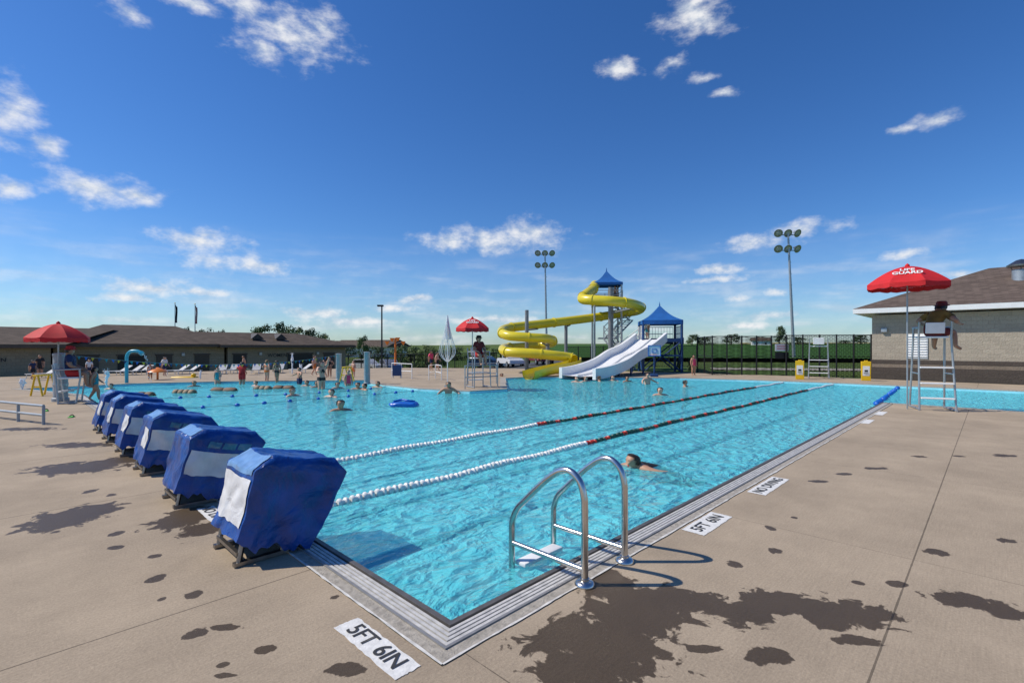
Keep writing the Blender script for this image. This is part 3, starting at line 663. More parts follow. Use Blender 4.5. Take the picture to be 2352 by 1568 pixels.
def wader(px,py,label,dep,h,th,kind,skin,hair,cl,lh=False):
    p=G(px,py,-.10); p.z=-.10-dep*h; person(label,p,rzo(th),h,kind,skin,hair,cl,longhair=lh)
wader(1487,882,'bather standing chest deep near the basketball hoop',.62,1.5,160,'wade',sk1,hair_b,[trk(c_navy)])
wader(1030,903,'swimmer raising both arms at the peninsula edge',.68,1.5,170,'wade',sk2,hair_k,[trk(c_navy)])
wader(738,893,'woman in dark bikini wading with one arm raised',.24,1.6,120,'reach',sk1,hair_b,bik(c_blk),True)
wader(556,882,'guard in red shirt wading in shallow water',.18,1.35,0,'wade',sk2,hair_k,[shirt(c_red),trk(c_red)])
wader(500,881,'child in teal swimsuit wading left of the guard in red',.3,1.15,160,'walk',sk1,hair_b,[suit(c_teal)])
wader(688,882,'boy in navy trunks wading before the short water jet',.35,1.3,220,'wade',sk2,hair_k,[trk(c_navy)])
wader(800,885,'girl in pink swimsuit wading between the grey columns',.4,1.25,150,'stand',sk1,hair_y,[suit(c_pink)])
p,h=P_stand(613,879,42,-.1); person('woman in orange bikini standing in the shallows, left of a pair',p,rzo(20),h+.25,'hips',sk1,hair_y,bik(c_org),longhair=True)
p,h=P_stand(636,880,42,-.1); person('woman in black bikini standing in the shallows, right of a pair',p,rzo(-40),h+.25,'walk',sk2,hair_b,bik(c_blk),longhair=True)
p,h=P_stand(1593,862,44); person('girl in bright red swimsuit standing before the black fence',p,rzo(170),h+.1,'stand',sk2,hair_k,[suit(c_pink)],longhair=True)
p,h=P_stand(75,872,46); person('person in dark shirt walking on the far left deck',p,rzo(90),h,'walk',sk2,hair_k,[shirt(c_navy),trk(c_blk)])
p,h=P_stand(205,866,34); person('person in grey and white clothes near the left guard',p,rzo(140),h+.2,'stand',sk1,hair_b,[shirt(c_wht),trk(c_navy)])
p,h=P_stand(218,921,62); person('girl in teal swimsuit standing at the pool edge beside the left guard',p,rzo(60),h+.25,'walk',sk2,hair_k,[suit(c_teal)],longhair=True)
p,h=P_stand(990,850,36); person('person in pink top walking beyond the peninsula',p,rzo(120),h+.3,'walk',sk2,hair_b,[shirt(c_pink),trk(c_navy)])
p,h=P_stand(1004,851,34); person('person in dark trunks walking behind the pink top',p,rzo(100),h+.3,'walk',sk1,hair_k,[trk(c_blk)])
p,h=P_stand(812,866,30); person('child in orange trunks on the beach by the yellow trestle',p,rzo(200),h+.2,'stand',sk1,hair_b,[trk(c_org)])
p,h=P_stand(345,872,30); person('child in navy trunks near the orange spray toy',p,rzo(150),h+.2,'walk',sk2,hair_k,[trk(c_navy)])
p,h=P_stand(745,868,30); person('child in teal swimsuit walking on the beach left of the grey columns',p,rzo(240),h+.3,'walk',sk1,hair_b,[suit(c_teal)])
for px,py,hp_,lab,cl,sk_,kd,th in ((92,866,38,'person in black clothes standing before the far left bathhouse wall',[shirt(c_blk),trk(c_blk)],sk2,'stand',150),(378,864,32,'woman in white top strolling past the far loungers',[shirt(c_wht),trk(c_navy)],sk1,'walk',100),(560,861,32,'person in navy trunks near the middle of the far beach',[trk(c_navy)],sk2,'walk',250),(722,862,34,'person in orange trunks on the far beach before the bathhouse end',[trk(c_org)],sk1,'walk',80),(757,866,32,'woman in black swimsuit close to the farther grey column',[suit(c_blk)],sk2,'hips',170)):
    p,h=P_stand(px,py,hp_); person(lab,p,rzo(th),h+.35,kd,sk_,hair_b,cl)

# ------------------------------------------------------------------ lifeguard furniture
def guard_chair(loc,rz,label,sh,w,back_col,treads,dp=1.0,bk=.36):
    t=thing('lifeguard_chair',label,'lifeguard chair',loc,rz); k=sh/2.0*dp
    for sx in(-1,1):
        x=sx*w/2
        MB().tube([(x*1.12,-.62*k,0),(x,-.32*dp,sh),(x,-.40*dp,sh+.42)],.026,8).build('leg',galv,t,smooth=60)
        MB().tube([(x*1.12,.55*k,0),(x,.32*dp,sh),(x,.30*dp,sh+.28)],.026,8).build('leg',galv,t,smooth=60)
        MB().tube([(x*1.02,-.36*dp,sh+.26),(x*1.02,.34*dp,sh+.27)],.024,8).build('armrest',galv,t,smooth=60)
        MB().tube([(x*1.06,-.46*k,sh*.5),(x*1.06,.43*k,sh*.5)],.018,8).build('side_brace',galv,t,smooth=60)
        MB().tube([(x*1.12,-.66*k,.03),(x*1.12,.6*k,.03)],.026,8).build('skid',galv,t,smooth=60)
    for z in treads:
        y=-.62*k+(.30*k)*(z/sh); MB().box((0,y-.02,z),(w*1.02,.16,.04),bev=.01).build('tread',white,t)
    MB().box((0,0,sh),(w*.92,.56*dp,.05),bev=.015).build('seat',white,t)
    MB().box((0,-.37*dp,sh+.10+bk/2),(w*.60,.035,bk),Matrix.Rotation(R(8),4,'X'),bev=.012).build('backrest',back_col,t)
    return t
def umbrella(loc,label,zt,r,rise,tilt,txt=None,pole_bot=0.0,ts=.15,t0=.62):
    gore=math.pi/8; rz=math.atan2(-loc.y,-loc.x)-gore if txt else .2
    t=thing('umbrella',label,'umbrella',loc,rz)
    MB().tube([(0,0,pole_bot),(0,0,zt+.05)],.02,10).build('pole',galv,t,smooth=60)
    M=Matrix.Translation((0,0,zt-rise))@Matrix.Rotation(R(tilt),4,'Y')@Matrix.Translation((0,0,-(zt-rise)))
    prof=lambda s:zt-rise*(s**1.7)
    mb=MB(); n=8; K=10
    def pt(s,a): return M@Vector((r*s*math.cos(a),r*s*math.sin(a),prof(s)))
    for g in range(n):
        a0=g*2*math.pi/n; a1=(g+1)*2*math.pi/n
        mb.grid(lambda x,y:(lambda A_,B_,s:A_.lerp(B_,y)-Vector((0,0,.05*s*math.sin(y*math.pi)*.5)))(pt(max(x,.01),a0),pt(max(x,.01),a1),x),K,4)
    mb.build('canopy',red_canvas,t,smooth=25,weld=.001)
    mb=MB()
    for g in range(n):
        a0=g*2*math.pi/n; a1=(g+1)*2*math.pi/n
        mb.grid(lambda x,y:pt(1,a0).lerp(pt(1,a1),y)-Vector((0,0,.025*math.sin(y*math.pi)+x*(.12+.02*math.sin(y*9)))),2,6)
    mb.build('valance',red_canvas,t,smooth=40,weld=.001)
    for g in range(n):
        mb=MB(); a=g*2*math.pi/n; mb.tube([M@Vector((0,0,zt-rise*.9)),M@Vector((r*.55*math.cos(a),r*.55*math.sin(a),prof(.55)-.02))],.007,5); mb.tube([pt(.03,a)-Vector((0,0,.012)),pt(.5,a)-Vector((0,0,.012)),pt(.99,a)-Vector((0,0,.012))],.007,5); mb.build('rib',galv,t)
    MB().lathe([(.05,-.01),(.06,.02),(.03,.06),(.004,.08)],10,(0,0,zt)).build('finial',red_canvas,t,smooth=60)
    if txt:
        a=gore; dirv=Vector((math.cos(a),math.sin(a),0)); tan=Vector((-math.sin(a),math.cos(a),0)); slope=math.hypot(r,rise)
        for li,word in enumerate(txt.split('\n')):
            def warp(x,y):
                s=t0-(y+(.5-li)*ts*.95)/slope; p=dirv*(r*s*math.cos(math.pi/8))+tan*x; p.z=prof(s)-.025*s+.022; return M@(p+dirv*.012)
            text(word,ts,white,None,'lettering',t,warp,bold=.03)
    return t
RC=G(2140,939); RCrz=rzo(26)
guard_chair(RC,RCrz,'tall steel lifeguard chair with white steps on the right deck, guard seated in it',2.0,.70,white,(.34,.74,1.17),.8,.30)
Mr=Matrix.Translation(RC)@Matrix.Rotation(RCrz,4,'Z')
person('lifeguard in dark yellow shirt seated high in the tall chair, leaning forward, legs hanging',Mr@Vector((0,-.04,2.07)),rzo(66),1.90,'sitout',sk3,hair_k,[shirt(c_yel),trk(c_mar)],hat=c_mar)
ub=W(2084,RC.dot(FW)*1.0,0)
umbrella(ub,'red lifeguard umbrella over the tall chair on the right deck',3.98,.97,.50,0,'LIFE\nGUARD',.0,.19,.58)
EC=G(1880,868); guard_chair(EC,rzo(30),'empty white backed lifeguard chair standing before the black fence',1.75,.85,white,(.3,.65,1.0),.8)
CC=G(1100,889); guard_chair(CC,rzo(150),'lifeguard chair on the pool peninsula with railed platform',1.25,.7,white,(.3,.62))
Mc=Matrix.Translation(CC)@Matrix.Rotation(rzo(150),4,'Z')
person('lifeguard in dark red uniform seated on the peninsula chair',Mc@Vector((0,0,1.31)),rzo(150),1.65,'sit',sk2,hair_k,[shirt(c_mar),trk(c_red)],hat=c_blk,face=True)
umbrella(G(1085,890),'red lifeguard umbrella above the peninsula chair',2.93,.74,.42,0,'LIFE\nGUARD',0,.15,.55)
LC=G(160,924)
drum=thing('round_column','fat grey ribbed column carrying the left umbrella','column',G(139,921))
MB().lathe([(.22,0),(.22,.1),(.185,.12),(.185,1.44),(.20,1.45),(.20,1.52),(.02,1.54)],24).build('shaft',grey_paint,drum,smooth=40)
MB().lathe([(.193,.5),(.197,.52),(.197,.56),(.193,.58)],24,cap=False).build('band',galv,drum,smooth=40)
LP=LC+RT*.12-FW*.1
guard_chair(LP,rzo(60),'low lifeguard stand beside the grey column at left',.78,.6,white,(.36,),.9)
person('lifeguard with red cap seated low under the left umbrella',LP+Vector((0,0,.83)),rzo(60),1.7,'sit',sk3,hair_k,[shirt(c_navy),trk(c_red)],hat=c_red,face=True)
umbrella(G(134,923),'plain red umbrella over the low guard stand at left',2.46,.80,.44,0)

# ------------------------------------------------------------------ peninsula bits
def railing(name,label,P,h,rails,mat,r=.022,post_every=1,cat='railing'):
    base=Vector(P[0]); t=thing(name,label,cat,base)
    for k in range(rails):
        z=h*(1-k/rails); MB().tube([Vector(p)-base+Vector((0,0,z)) for p in P],r,8).build('rail',mat,t,smooth=60)
    for p in P[::post_every]:
        q_=Vector(p)-base; MB().tube([q_,q_+Vector((0,0,h))],r,8).build('post',mat,t,smooth=60)
    return t
railing('guard_railing','square steel railing around the peninsula chair platform',[G(1068,893),G(1143,889),G(1140,880),G(1075,882)],.95,2,galv)
railing('stair_rail','white sloped stair railing left of the folded white umbrella',[G(985,872),G(1000,869),G(1014,873)],.75,2,white)
railing('entry_rail','white entry railing beside the blue board',[G(900,866),G(922,868),G(946,870)],.8,2,white)
bb=thing('blue_board','blue board standing at the pool entry rails','board',G(912,868))
MB().box((0,0,.42),(.5,.05,.6),Matrix.Rotation(rzo(0),4,'Z'),bev=.015).build('panel',blue_dark,bb)
for s in(-1,1): MB().tube([RT*s*.2+Vector((0,0,0)),RT*s*.2+Vector((0,0,.14))],.02,6).build('foot',galv,bb)
fu=thing('folded_umbrella','tall closed white umbrella with bowed ribs on the peninsula','umbrella',G(1028,888))
MB().tube([(0,0,0),(0,0,3.08)],.022,10).build('pole',white,fu,smooth=60)
MB().lathe([(.16,0),(.16,.05),(.05,.08),(.035,.2)],16).build('base',galv,fu,smooth=40)
for k in range(12):
    a=k*math.pi/6+.2; f_=random.uniform(.8,1.05); MB().tube(cat_rom([(.015*math.cos(a),.015*math.sin(a),3.05)]+[(rr*f_*math.cos(a),rr*f_*math.sin(a),zz) for rr,zz in((.09,2.6),(.20,2.15),(.33,1.7),(.34,1.42),(.18,1.2),(.04,1.08))],4),.0095,5).build('rib',white,fu,smooth=60)
mb=MB()
for k in range(6):
    a=k*math.pi/3+.2; mb.grid(lambda x,y:((.02+.14*x)*math.cos(a+y*.75),(.02+.14*x)*math.sin(a+y*.75),3.0-x*.95),6,3)
mb.build('canopy',white,fu,smooth=180)
def column(px,py,topy,label,r=.14):
    p=G(px,py); d=p.dot(FW); h=(py-topy)*d/F; t=thing('round_column',label,'column',p)
    MB().lathe([(r*1.15,0),(r*1.15,.06),(r,.08),(r,h-.06),(r*1.06,h-.05),(r*1.06,h),(.02,h+.015)],20).build('shaft',grey_paint,t,smooth=40)
    MB().lathe([(r*1.03,h*.3),(r*1.05,h*.31),(r*1.05,h*.34),(r*1.03,h*.35)],20,cap=False).build('band',galv,t,smooth=40)
column(778,874,812,'grey round column farther from the peninsula'); column(843,882,808,'grey round column at the tip of the peninsula')
def aframe(px,py,hm,label,rz):
    t=thing('trestle',label,'trestle',G(px,py),rz)
    for s in(-1,1):
        for y in(-1,1): MB().tube([(s*.26,y*.22,0),(s*.06,y*.22,hm)],.03,8).build('leg',yellow_sign,t,smooth=60)
    MB().box((0,0,hm),(.2,.6,.05),bev=.01).build('top_bar',yellow_sign,t); MB().box((0,-.22,hm*.45),(.36,.03,.06)).build('cross_bar',yellow_sign,t)
aframe(100,908,.72,'yellow trestle left of the low guard stand',rzo(10)); aframe(797,876,.72,'yellow trestle between the two grey columns',rzo(15))
def wetsign(px,py,label):
    t=thing('caution_sign',label,'sign',G(px,py),rzo(180+30)); h=.98
    for s in(-1,1):
        M=Matrix.Rotation(R(-9*s),4,'X'); MB().box((0,s*.09,h/2),(.40,.025,h),M,bev=.01).build('board',yellow_sign,t)
    M=Matrix.Rotation(R(-9),4,'X')
    MB().box((0,.106,.5),(.29,.012,.5),M).build('white_label',white,t)
    for z,a,b_ in((.62,.18,.06),(.5,.14,.10),(.38,.2,.03)): MB().box((0,.114,z),(a,.01,b_),M).build('printed_mark',ink,t)
    MB().box((0,.0,h+.02),(.16,.08,.06),bev=.01).build('handle',yellow_sign,t)
wetsign(1837,871,'yellow folding caution sign left of the empty guard chair'); wetsign(1989,874,'yellow folding caution sign by the block building corner')

# water toys
ar=thing('arch_sprayer','turquoise arched pipe spraying water into the shallows','water toy',G(291,884,-.1))
pts=cat_rom([(0,0,-.1),(0,0,1.1),tuple(RT*.03+Vector((0,0,1.42))),tuple(RT*.2+Vector((0,0,1.6))),tuple(RT*.48+Vector((0,0,1.62))),tuple(RT*.66+Vector((0,0,1.55)))],6)
MB().tube(pts,.075,12).build('pipe',teal,ar,smooth=60); MB().tube([Vector(pts[-1]),Vector(pts[-1])+RT*.1-Vector((0,0,.07))],.10,12).build('nozzle',teal,ar,smooth=60)
mb=MB(); st=Vector(pts[-1])
for k in range(60):
    t_=random.random(); v0=random.uniform(.4,.7); p=st+RT*(.1+v0*t_*.75)+FW*random.uniform(-.04,.04)*(1+t_*2)+Vector((0,0,-.07-1.35*t_*t_)); mb.lathe([(.002,-.02),(.011,0),(.002,.035)],5,p)
mb.build('water_stream',jetm,ar)['kind']='stuff'
def jet(px,py,topy,label,w=.10):
    p=G(px,py,-.05); d=p.dot(FW); h=(py-topy)*d/F; t=thing('water_jet',label,'water jet',p)
    mb=MB(); 
    for k in range(5):
        pts=[(random.gauss(0,w*.10*j),random.gauss(0,w*.10*j),h*j/6*random.uniform(.9,1.05)) for j in range(7)]; mb.tube(pts,[w*.16,w*.2,w*.25,w*.3,w*.35,w*.3,w*.05],6)
    mb.build('column',jetm,t,smooth=180)['kind']='stuff'
    mb=MB()
    for k in range(70):
        a=random.random()*6.3; t_=random.random(); rr=w*random.uniform(.2,1.3)*(.4+t_); mb.lathe([(.001,-.016),(.010,0),(.001,.016)],5,(rr*math.cos(a),rr*math.sin(a),h*t_*1.05))
    mb.build('droplets',jetm,t)['kind']='stuff'
jet(245,889,848,'white water jet right of the left guard'); jet(52,897,868,'low water jet at the far left edge'); jet(671,862,812,'tall thin water jet before the bathhouse doors',.08); jet(691,866,836,'short water jet beside the tall thin jet',.08); jet(460,872,850,'short water jet in the beach shallows, left of the waders',.08)
ot=thing('spray_toy','orange mushroom shaped spray toy right of the turquoise arch','water toy',G(362,876,-.1))
MB().tube([(0,0,-.1),(0,0,.55)],.05,8).build('stem',orange,ot,smooth=60); MB().lathe([(.03,.75),(.2,.66),(.42,.55),(.46,.50),(.4,.5),(.04,.55)],18).build('cap',orange,ot,smooth=50)
yt=thing('yellow_float','low yellow inflatable float right of the orange toy','float',G(424,871,-.1),rzo(0))
MB().box((0,0,.08),(1.3,.5,.16),bev=.06).build('body',yellow_sign,yt,smooth=60); MB().lathe([(.05,.15),(.12,.18),(.13,.26),(.08,.33),(.01,.34)],10,(.5,0,0)).build('head',yellow_sign,yt,smooth=60)
def foam_log(px,py,wpx,label,mat,nseg):
    p=G(px,py,-.1); d=p.dot(FW); Lm=wpx*d/F*.8; t=thing('foam_log',label,'float',p,rzo(8))
    for k in range(nseg):
        x=-Lm/2+Lm*(k+.5)/nseg; a=Lm/nseg*.5
        MB().lathe([(.02,-a*.98),(.12,-a*.95),(.15,-a*.7),(.155,0),(.15,a*.7),(.12,a*.95),(.02,a*.98)],14,(x,0,-.01),Matrix.Rotation(R(90),4,'Y')).build('segment',mat,t,smooth=60)
    MB().tube([(-Lm/2-.1,0,.02),(Lm/2+.1,0,.02)],.02,6).build('strap',blackrub,t)
foam_log(424,902,66,'tan floating log of four fat segments, leftmost of the logs',tan_foam,4)
foam_log(515,897,76,'brown floating log second from the left',brown_foam,2); foam_log(604,893,48,'tan floating log third from the left',tan_foam,3); foam_log(652,892,60,'brown floating log at the right end of the logs',brown_foam,2); foam_log(335,908,50,'brown floating log behind the farthest starting block',brown_foam,2)
rf_=thing('blue_raft','crumpled blue inflatable raft floating in open water','raft',G(928,933,-.1),rzo(5))
mb=MB(); 
def raft(a,b_):
    th=a*2*math.pi; ph=(b_-.5)*math.pi; x=.46*math.copysign(abs(math.cos(th))**.6,math.cos(th))*math.cos(ph)**.5; y=.24*math.copysign(abs(math.sin(th))**.6,math.sin(th))*math.cos(ph)**.5; z=.09*math.sin(ph)+.06
    p=Vector((x,y,z)); return p+Vector(noise.noise_vector(p*7))*.04
mb.grid(raft,32,12); mb.build('body',blue_float,rf_,smooth=60,weld=.0005); MB().tube(cat_rom([(-.3,-.1,.16),(-.1,.05,.2),(.15,-.05,.19),(.33,.05,.15)],5),.03,8).build('air_ridge',blue_float,rf_,smooth=60)
bt=thing('bucket_tree','slim pole with orange tipping buckets near the lamp post','water toy',W(908,30,-.0)); 
MB().tube([(0,0,0),(0,0,2.25)],.06,10).build('pole',c_org,bt,smooth=60)
for x,z in((-.5,2.05),(-.2,2.25),(.48,2.05),(.15,2.28)):
    MB().tube([Vector((0,0,z-.15)),RT*x+Vector((0,0,z))],.025,6).build('arm',galv,bt); MB().lathe([(.03,-.22),(.15,0),(.14,.0),(.02,-.18)],12,RT*x+Vector((0,0,z))).build('bucket',orange,bt,smooth=50)
A_=G(141,921)+Vector((0,0,1.5)); B_=G(778,874)+Vector((0,0,1.32))
def pennant_line(A_,B_,sag,label,n):
    t=thing('pennant_string',label,'bunting',A_); pts=[(B_-A_)*(k/40)+Vector((0,0,-sag*4*(k/40)*(1-k/40))) for k in range(41)]
    MB().tube(pts,.010,5).build('string',rope_mat,t); dirv=(B_-A_).normalized(); cols=[yellow_sign,blue_dark,c_teal,blue_float]
    for k in range(n):
        f_=(k+.5)/n; p=(B_-A_)*f_+Vector((0,0,-sag*4*f_*(1-f_))); mb=MB(); mb.poly([p-dirv*.05,p+dirv*.05,p-Vector((0,0,.12))+FW*random.uniform(-.05,.05)]); mb.build('pennant',cols[k%4],t)
pennant_line(A_,B_,.42,'string of small coloured pennants from the left column to the grey column',60)
railing('ramp_rail','low grey pipe handrail at the left edge of the deck',[G(-60,955),G(42,968),G(100,975)],.42,2,grey_paint,.03)
def bits(px,py,label,mat):
    t=thing('small_sandal',label,'sandal',G(px,py),random.random()*3)
    MB().box((0,0,.012),(.24,.09,.024),bev=.01).build('sole',mat,t,smooth=60); MB().tube(cat_rom([(.02,-.045,.02),(.05,0,.06),(.02,.045,.02)],4),.012,6).build('strap',blackrub,t)
gf=pm('bright_green_rubber',(.12,.55,.08),.6)
bits(164,958,'green sandal lying on the deck behind the far starting blocks',gf); bits(106,944,'small green sandal left of the other sandal',gf)

lo=thing('sun_lounger','white deck lounger, leftmost on the far beach deck','sun lounger',G(98,868),rzo(200),'white loungers along the far deck'); lo.scale=(.8,.8,.72)
MB().box((0,.25,.34),(.6,1.2,.05),bev=.01).build('seat',lounge,lo); MB().box((0,-.6,.55),(.6,.75,.05),Matrix.Rotation(R(-38),4,'X'),bev=.01).build('backrest',lounge,lo)
for x in(-.26,.26):
    for y in(-.3,.75): MB().tube([(x,y,0),(x,y,.33)],.025,6).build('leg',white,lo)
for k,(px,py) in enumerate([(270,861),(298,861),(322,860),(405,859),(430,859),(508,858),(535,857),(588,857),(640,856),(690,856)]):
    dup(lo,G(px,py),rzo(190+random.uniform(-35,35)),'white deck lounger on the far beach deck, %s from the left'%ORD[k+1])

# ------------------------------------------------------------------ slides
def tube_pts(L_): return [WY(a,b_,d) for a,b_,d in L_]
SL=[(1366,655,39.5),(1362,664,38.6),(1346,676,37.2),(1338,686,36.4),(1362,689,35.6),(1410,692,35.2),(1452,698,35.8),(1472,706,37.5),(1462,714,39.6),(1425,720,40.6),(1380,727,40),(1310,736,38.5),(1235,745,36.8),(1175,752,35.4),(1153,760,34.0),(1165,770,32.6),(1215,775,32.2),(1258,778,32.8),(1270,786,34.6),(1240,793,35.8),(1190,797,35.2),(1157,800,33.6),(1165,808,32.0),(1215,811,31.4),(1270,816,31.4),(1312,822,31.8),(1318,832,31.0),(1288,840,29.8),(1250,848,28.6),(1214,858,27.4)]
ys=thing('tube_slide','tall winding yellow tube slide coiling down to the pool','water slide',W(1300,33,0))
path=cat_rom(tube_pts(SL),6); nclose=len(path)-22
rad=lambda k: .39-.08*min(1,k/(.62*nclose))
MB().tube(path[:nclose],[rad(k) for k in range(nclose)],16,cap=False).build('tube',yellow,ys,smooth=50,world=True)
for k in range(6,nclose-2,9):
    d_=(path[k+1]-path[k-1]).normalized(); MB().tube([path[k]-d_*.04,path[k]+d_*.04],rad(k)+.045,16).build('joint_flange',yellow,ys,smooth=40,world=True)
mb=MB(); tr_=path[nclose-1:]
def trough(x,y,rad_):
    k=min(len(tr_)-2,int(x*(len(tr_)-1))); f_=x*(len(tr_)-1)-k; p=tr_[k].lerp(tr_[k+1],f_); d_=(tr_[k+1]-tr_[k]).normalized(); sd=d_.cross(Vector((0,0,1))).normalized(); up=sd.cross(d_)
    a=math.pi*(1+y); return p+sd*math.cos(a)*rad_*1.05+up*(math.sin(a)*rad_+(.15 if y in(0,1) else 0))
mb.grid(lambda x,y:trough(x,y,.36),20,12); mb.grid(lambda x,y:trough(x,y,.41),20,12); mb.build('exit_trough',yellow,ys,smooth=60,world=True)
for px,top,d in((1210,712,34.2),(1258,770,33.6),(1300,735,38.4),(1403,660,38.2)):
    p=W(px,d,-.1); q_=WY(px,top,d); MB().tube([p,q_],.13 if px!=1403 else .2,14).build('support_post',post_grey,ys,smooth=60,world=True)
for a,k in((1210,72),(1210,128),(1258,100),(1300,66),(1403,36)):
    kk=min(range(nclose),key=lambda i:abs(i-k)); d={1210:34.2,1258:33.6,1300:38.4,1403:38.2}[a]; p=path[kk]; q_=W(a,d,p.z-.5); MB().tube([q_,p-Vector((0,0,.33))],.06,8).build('bracket',post_grey,ys,smooth=60,world=True)
def canopy(c,w,rise,h,rot,mat,t):
    M=Matrix.Rotation(rot,4,'Z'); c=Vector(c); mb=MB()
    cs=[c+M@Vector((x*w,y*w,0)) for x,y in((-1,-1),(1,-1),(1,1),(-1,1))]; ap=c+Vector((0,0,rise))
    for i in range(4):
        a,b_=cs[i],cs[(i+1)%4]
        mb.grid(lambda x,y:(a.lerp(b_,y)).lerp(ap,x)-Vector((0,0,rise*.16*math.sin(x*math.pi))),8,6)
        mb.grid(lambda x,y:a.lerp(b_,y)-Vector((0,0,h*x)),1,6)
    mb.build('canopy',mat,t,smooth=30,world=True,weld=.001)
    MB().lathe([(.03,-.05),(.05,0),(.03,.1),(.005,.25)],8,ap).build('finial',mat,t,smooth=60,world=True)
    return cs
TB=W(1393,40,0); tw=thing('slide_tower','tall steel stair tower with blue pyramid canopy at the slide top','tower',TB)
cs=canopy(WY(1393,652,40),1.15,1.08,.2,R(40),blue_canvas,tw)
zp=WY(1393,700,40).z
for p in cs:
    pp=Vector((p.x,p.y,0)).lerp(Vector((TB.x,TB.y,0)),.08); MB().tube([pp+Vector((0,0,-.1)),pp+Vector((0,0,p.z))],.08,8).build('post',galv,tw,smooth=60,world=True)
M=Matrix.Rotation(R(40),4,'Z')
MB().box(TB+Vector((0,0,zp)),(2.3,2.3,.14),M).build('platform',grey_paint,tw,world=True)
for i in range(4):
    a=cs[i].lerp(cs[(i+1)%4],.06); b_=cs[i].lerp(cs[(i+1)%4],.94)
    mb=MB()
    for z in(.35,.7,1.05): mb.tube([Vector((a.x,a.y,zp+z)),Vector((b_.x,b_.y,zp+z))],.03,6)
    for f_ in(0,.5,1): p=a.lerp(b_,f_); mb.tube([Vector((p.x,p.y,zp)),Vector((p.x,p.y,zp+1.05))],.03,6)
    mb.build('railing',galv,tw,world=True)
def stair(t,a,b_,w,n,mat,rail):
    a=Vector(a); b_=Vector(b_); d_=(b_-a); hd=Vector((d_.x,d_.y,0)).normalized(); sd=Vector((-hd.y,hd.x,0))
    for k in range(n+1):
        MB().box(a+d_*(k/n),(.3,w,.05),Matrix.Rotation(math.atan2(hd.y,hd.x),4,'Z')).build('step',mat,t,world=True)
    for s in(-1,1):
        mb=MB(); o_=sd*s*w/2; mb.tube([a+o_-Vector((0,0,.05)),b_+o_-Vector((0,0,.05))],.06,6)
        for z in(.5,.95): mb.tube([a+o_+Vector((0,0,z)),b_+o_+Vector((0,0,z))],.03,6)
        for k in range(0,n+1,3): p=a+d_*(k/n)+o_; mb.tube([p,p+Vector((0,0,.95))],.025,6)
        mb.build('stair_rail',rail,t,world=True)
stair(tw,W(1452,37.5,0.0),W(1395,39,2.4),1.1,12,grey_paint,galv); stair(tw,W(1400,39.6,2.4),W(1440,41,3.9),1.1,8,grey_paint,galv); stair(tw,W(1438,41.2,3.9),W(1405,40.6,zp),1.0,6,grey_paint,galv)
MB().box(W(1396,39.3,2.38),(1.5,1.5,.1),M).build('landing',grey_paint,tw,world=True)
person('person standing at the top of the slide tower',W(1413,40,zp+.07),rzo(200),1.5,'stand',sk2,hair_k,[trk(c_navy)])
DW=35.0; wp=thing('slide_platform','railed platform with blue pyramid canopy above the white slide','platform',W(1515,DW,0))
cs=canopy(WY(1515,737,DW),1.36,1.12,.28,R(36),blue_canvas,wp); zp2=2.15
for p in cs:
    pp=Vector((p.x,p.y,0)).lerp(W(1515,DW,0),.06); MB().tube([pp+Vector((0,0,-.1)),pp+Vector((0,0,p.z))],.09,8).build('post',blue_dark,wp,smooth=60,world=True)
M2=Matrix.Rotation(R(36),4,'Z'); MB().box(W(1515,DW,zp2),(2.65,2.65,.22),M2).build('floor',blue_dark,wp,world=True)
for i in range(4):
    a=cs[i].lerp(cs[(i+1)%4],.08); b_=cs[i].lerp(cs[(i+1)%4],.92)
    mb=MB()
    mb.tube([Vector((a.x,a.y,.1)),Vector((b_.x,b_.y,zp2-.15))],.05,6); mb.tube([Vector((b_.x,b_.y,.1)),Vector((a.x,a.y,zp2-.15))],.05,6); mb.tube([Vector((a.x,a.y,1.1)),Vector((b_.x,b_.y,1.1))],.05,6)
    mb.build('cross_brace',blue_dark,wp,world=True)
    if i in(0,1):
        mb=MB(); mid=(a+b_)/2; dd=(b_-a); mb.box(Vector((mid.x,mid.y,zp2-.02))-Vector((W(1515,DW,0)-Vector((mid.x,mid.y,0)))).normalized()*.06,(dd.length,.04,.42),Matrix.Rotation(math.atan2(dd.y,dd.x),4,'Z')); mb.build('side_panel',blue_canvas,wp,world=True)
    if i==3: continue
    mb=MB()
    for z in(.5,1.0): mb.tube([Vector((a.x,a.y,zp2+z)),Vector((b_.x,b_.y,zp2+z))],.03,6)
    for k in range(12): p=a.lerp(b_,k/11); mb.tube([Vector((p.x,p.y,zp2+.08)),Vector((p.x,p.y,zp2+1.0))],.014,5)
    mb.build('railing',white,wp,world=True)
stair(wp,W(1390,38.5,0),W(1478,36.4,zp2),1.1,11,white,white)
person('child in white shirt waiting on the white slide platform',W(1487,DW-.2,zp2+.11),rzo(240),1.35,'stand',sk1,hair_b,[shirt(c_wht),trk(c_teal)])
ws=thing('white_slide','wide white two lane slide with blue underside running into the pool','water slide',W(1400,30,0))
T0=W(1494,DW-1.4,0); T1=W(1325,27.0,0); dv_=(T1-T0); sd=Vector((-dv_.y,dv_.x,0)).normalized()
def zs(t): return .10+2.1*(1-t)**1.75+.14*math.exp(-((t-.42)/.12)**2)
def sl(t,w,dz): 
    p=T0+dv_*t+sd*w; return Vector((p.x,p.y,zs(t)+dz))
HW=1.1
mb=MB(); mb.grid(lambda x,y:sl(x,-HW+2*HW*y,.05*(2*y-1)**2),28,8); mb.build('chute',white,ws,smooth=60,world=True)
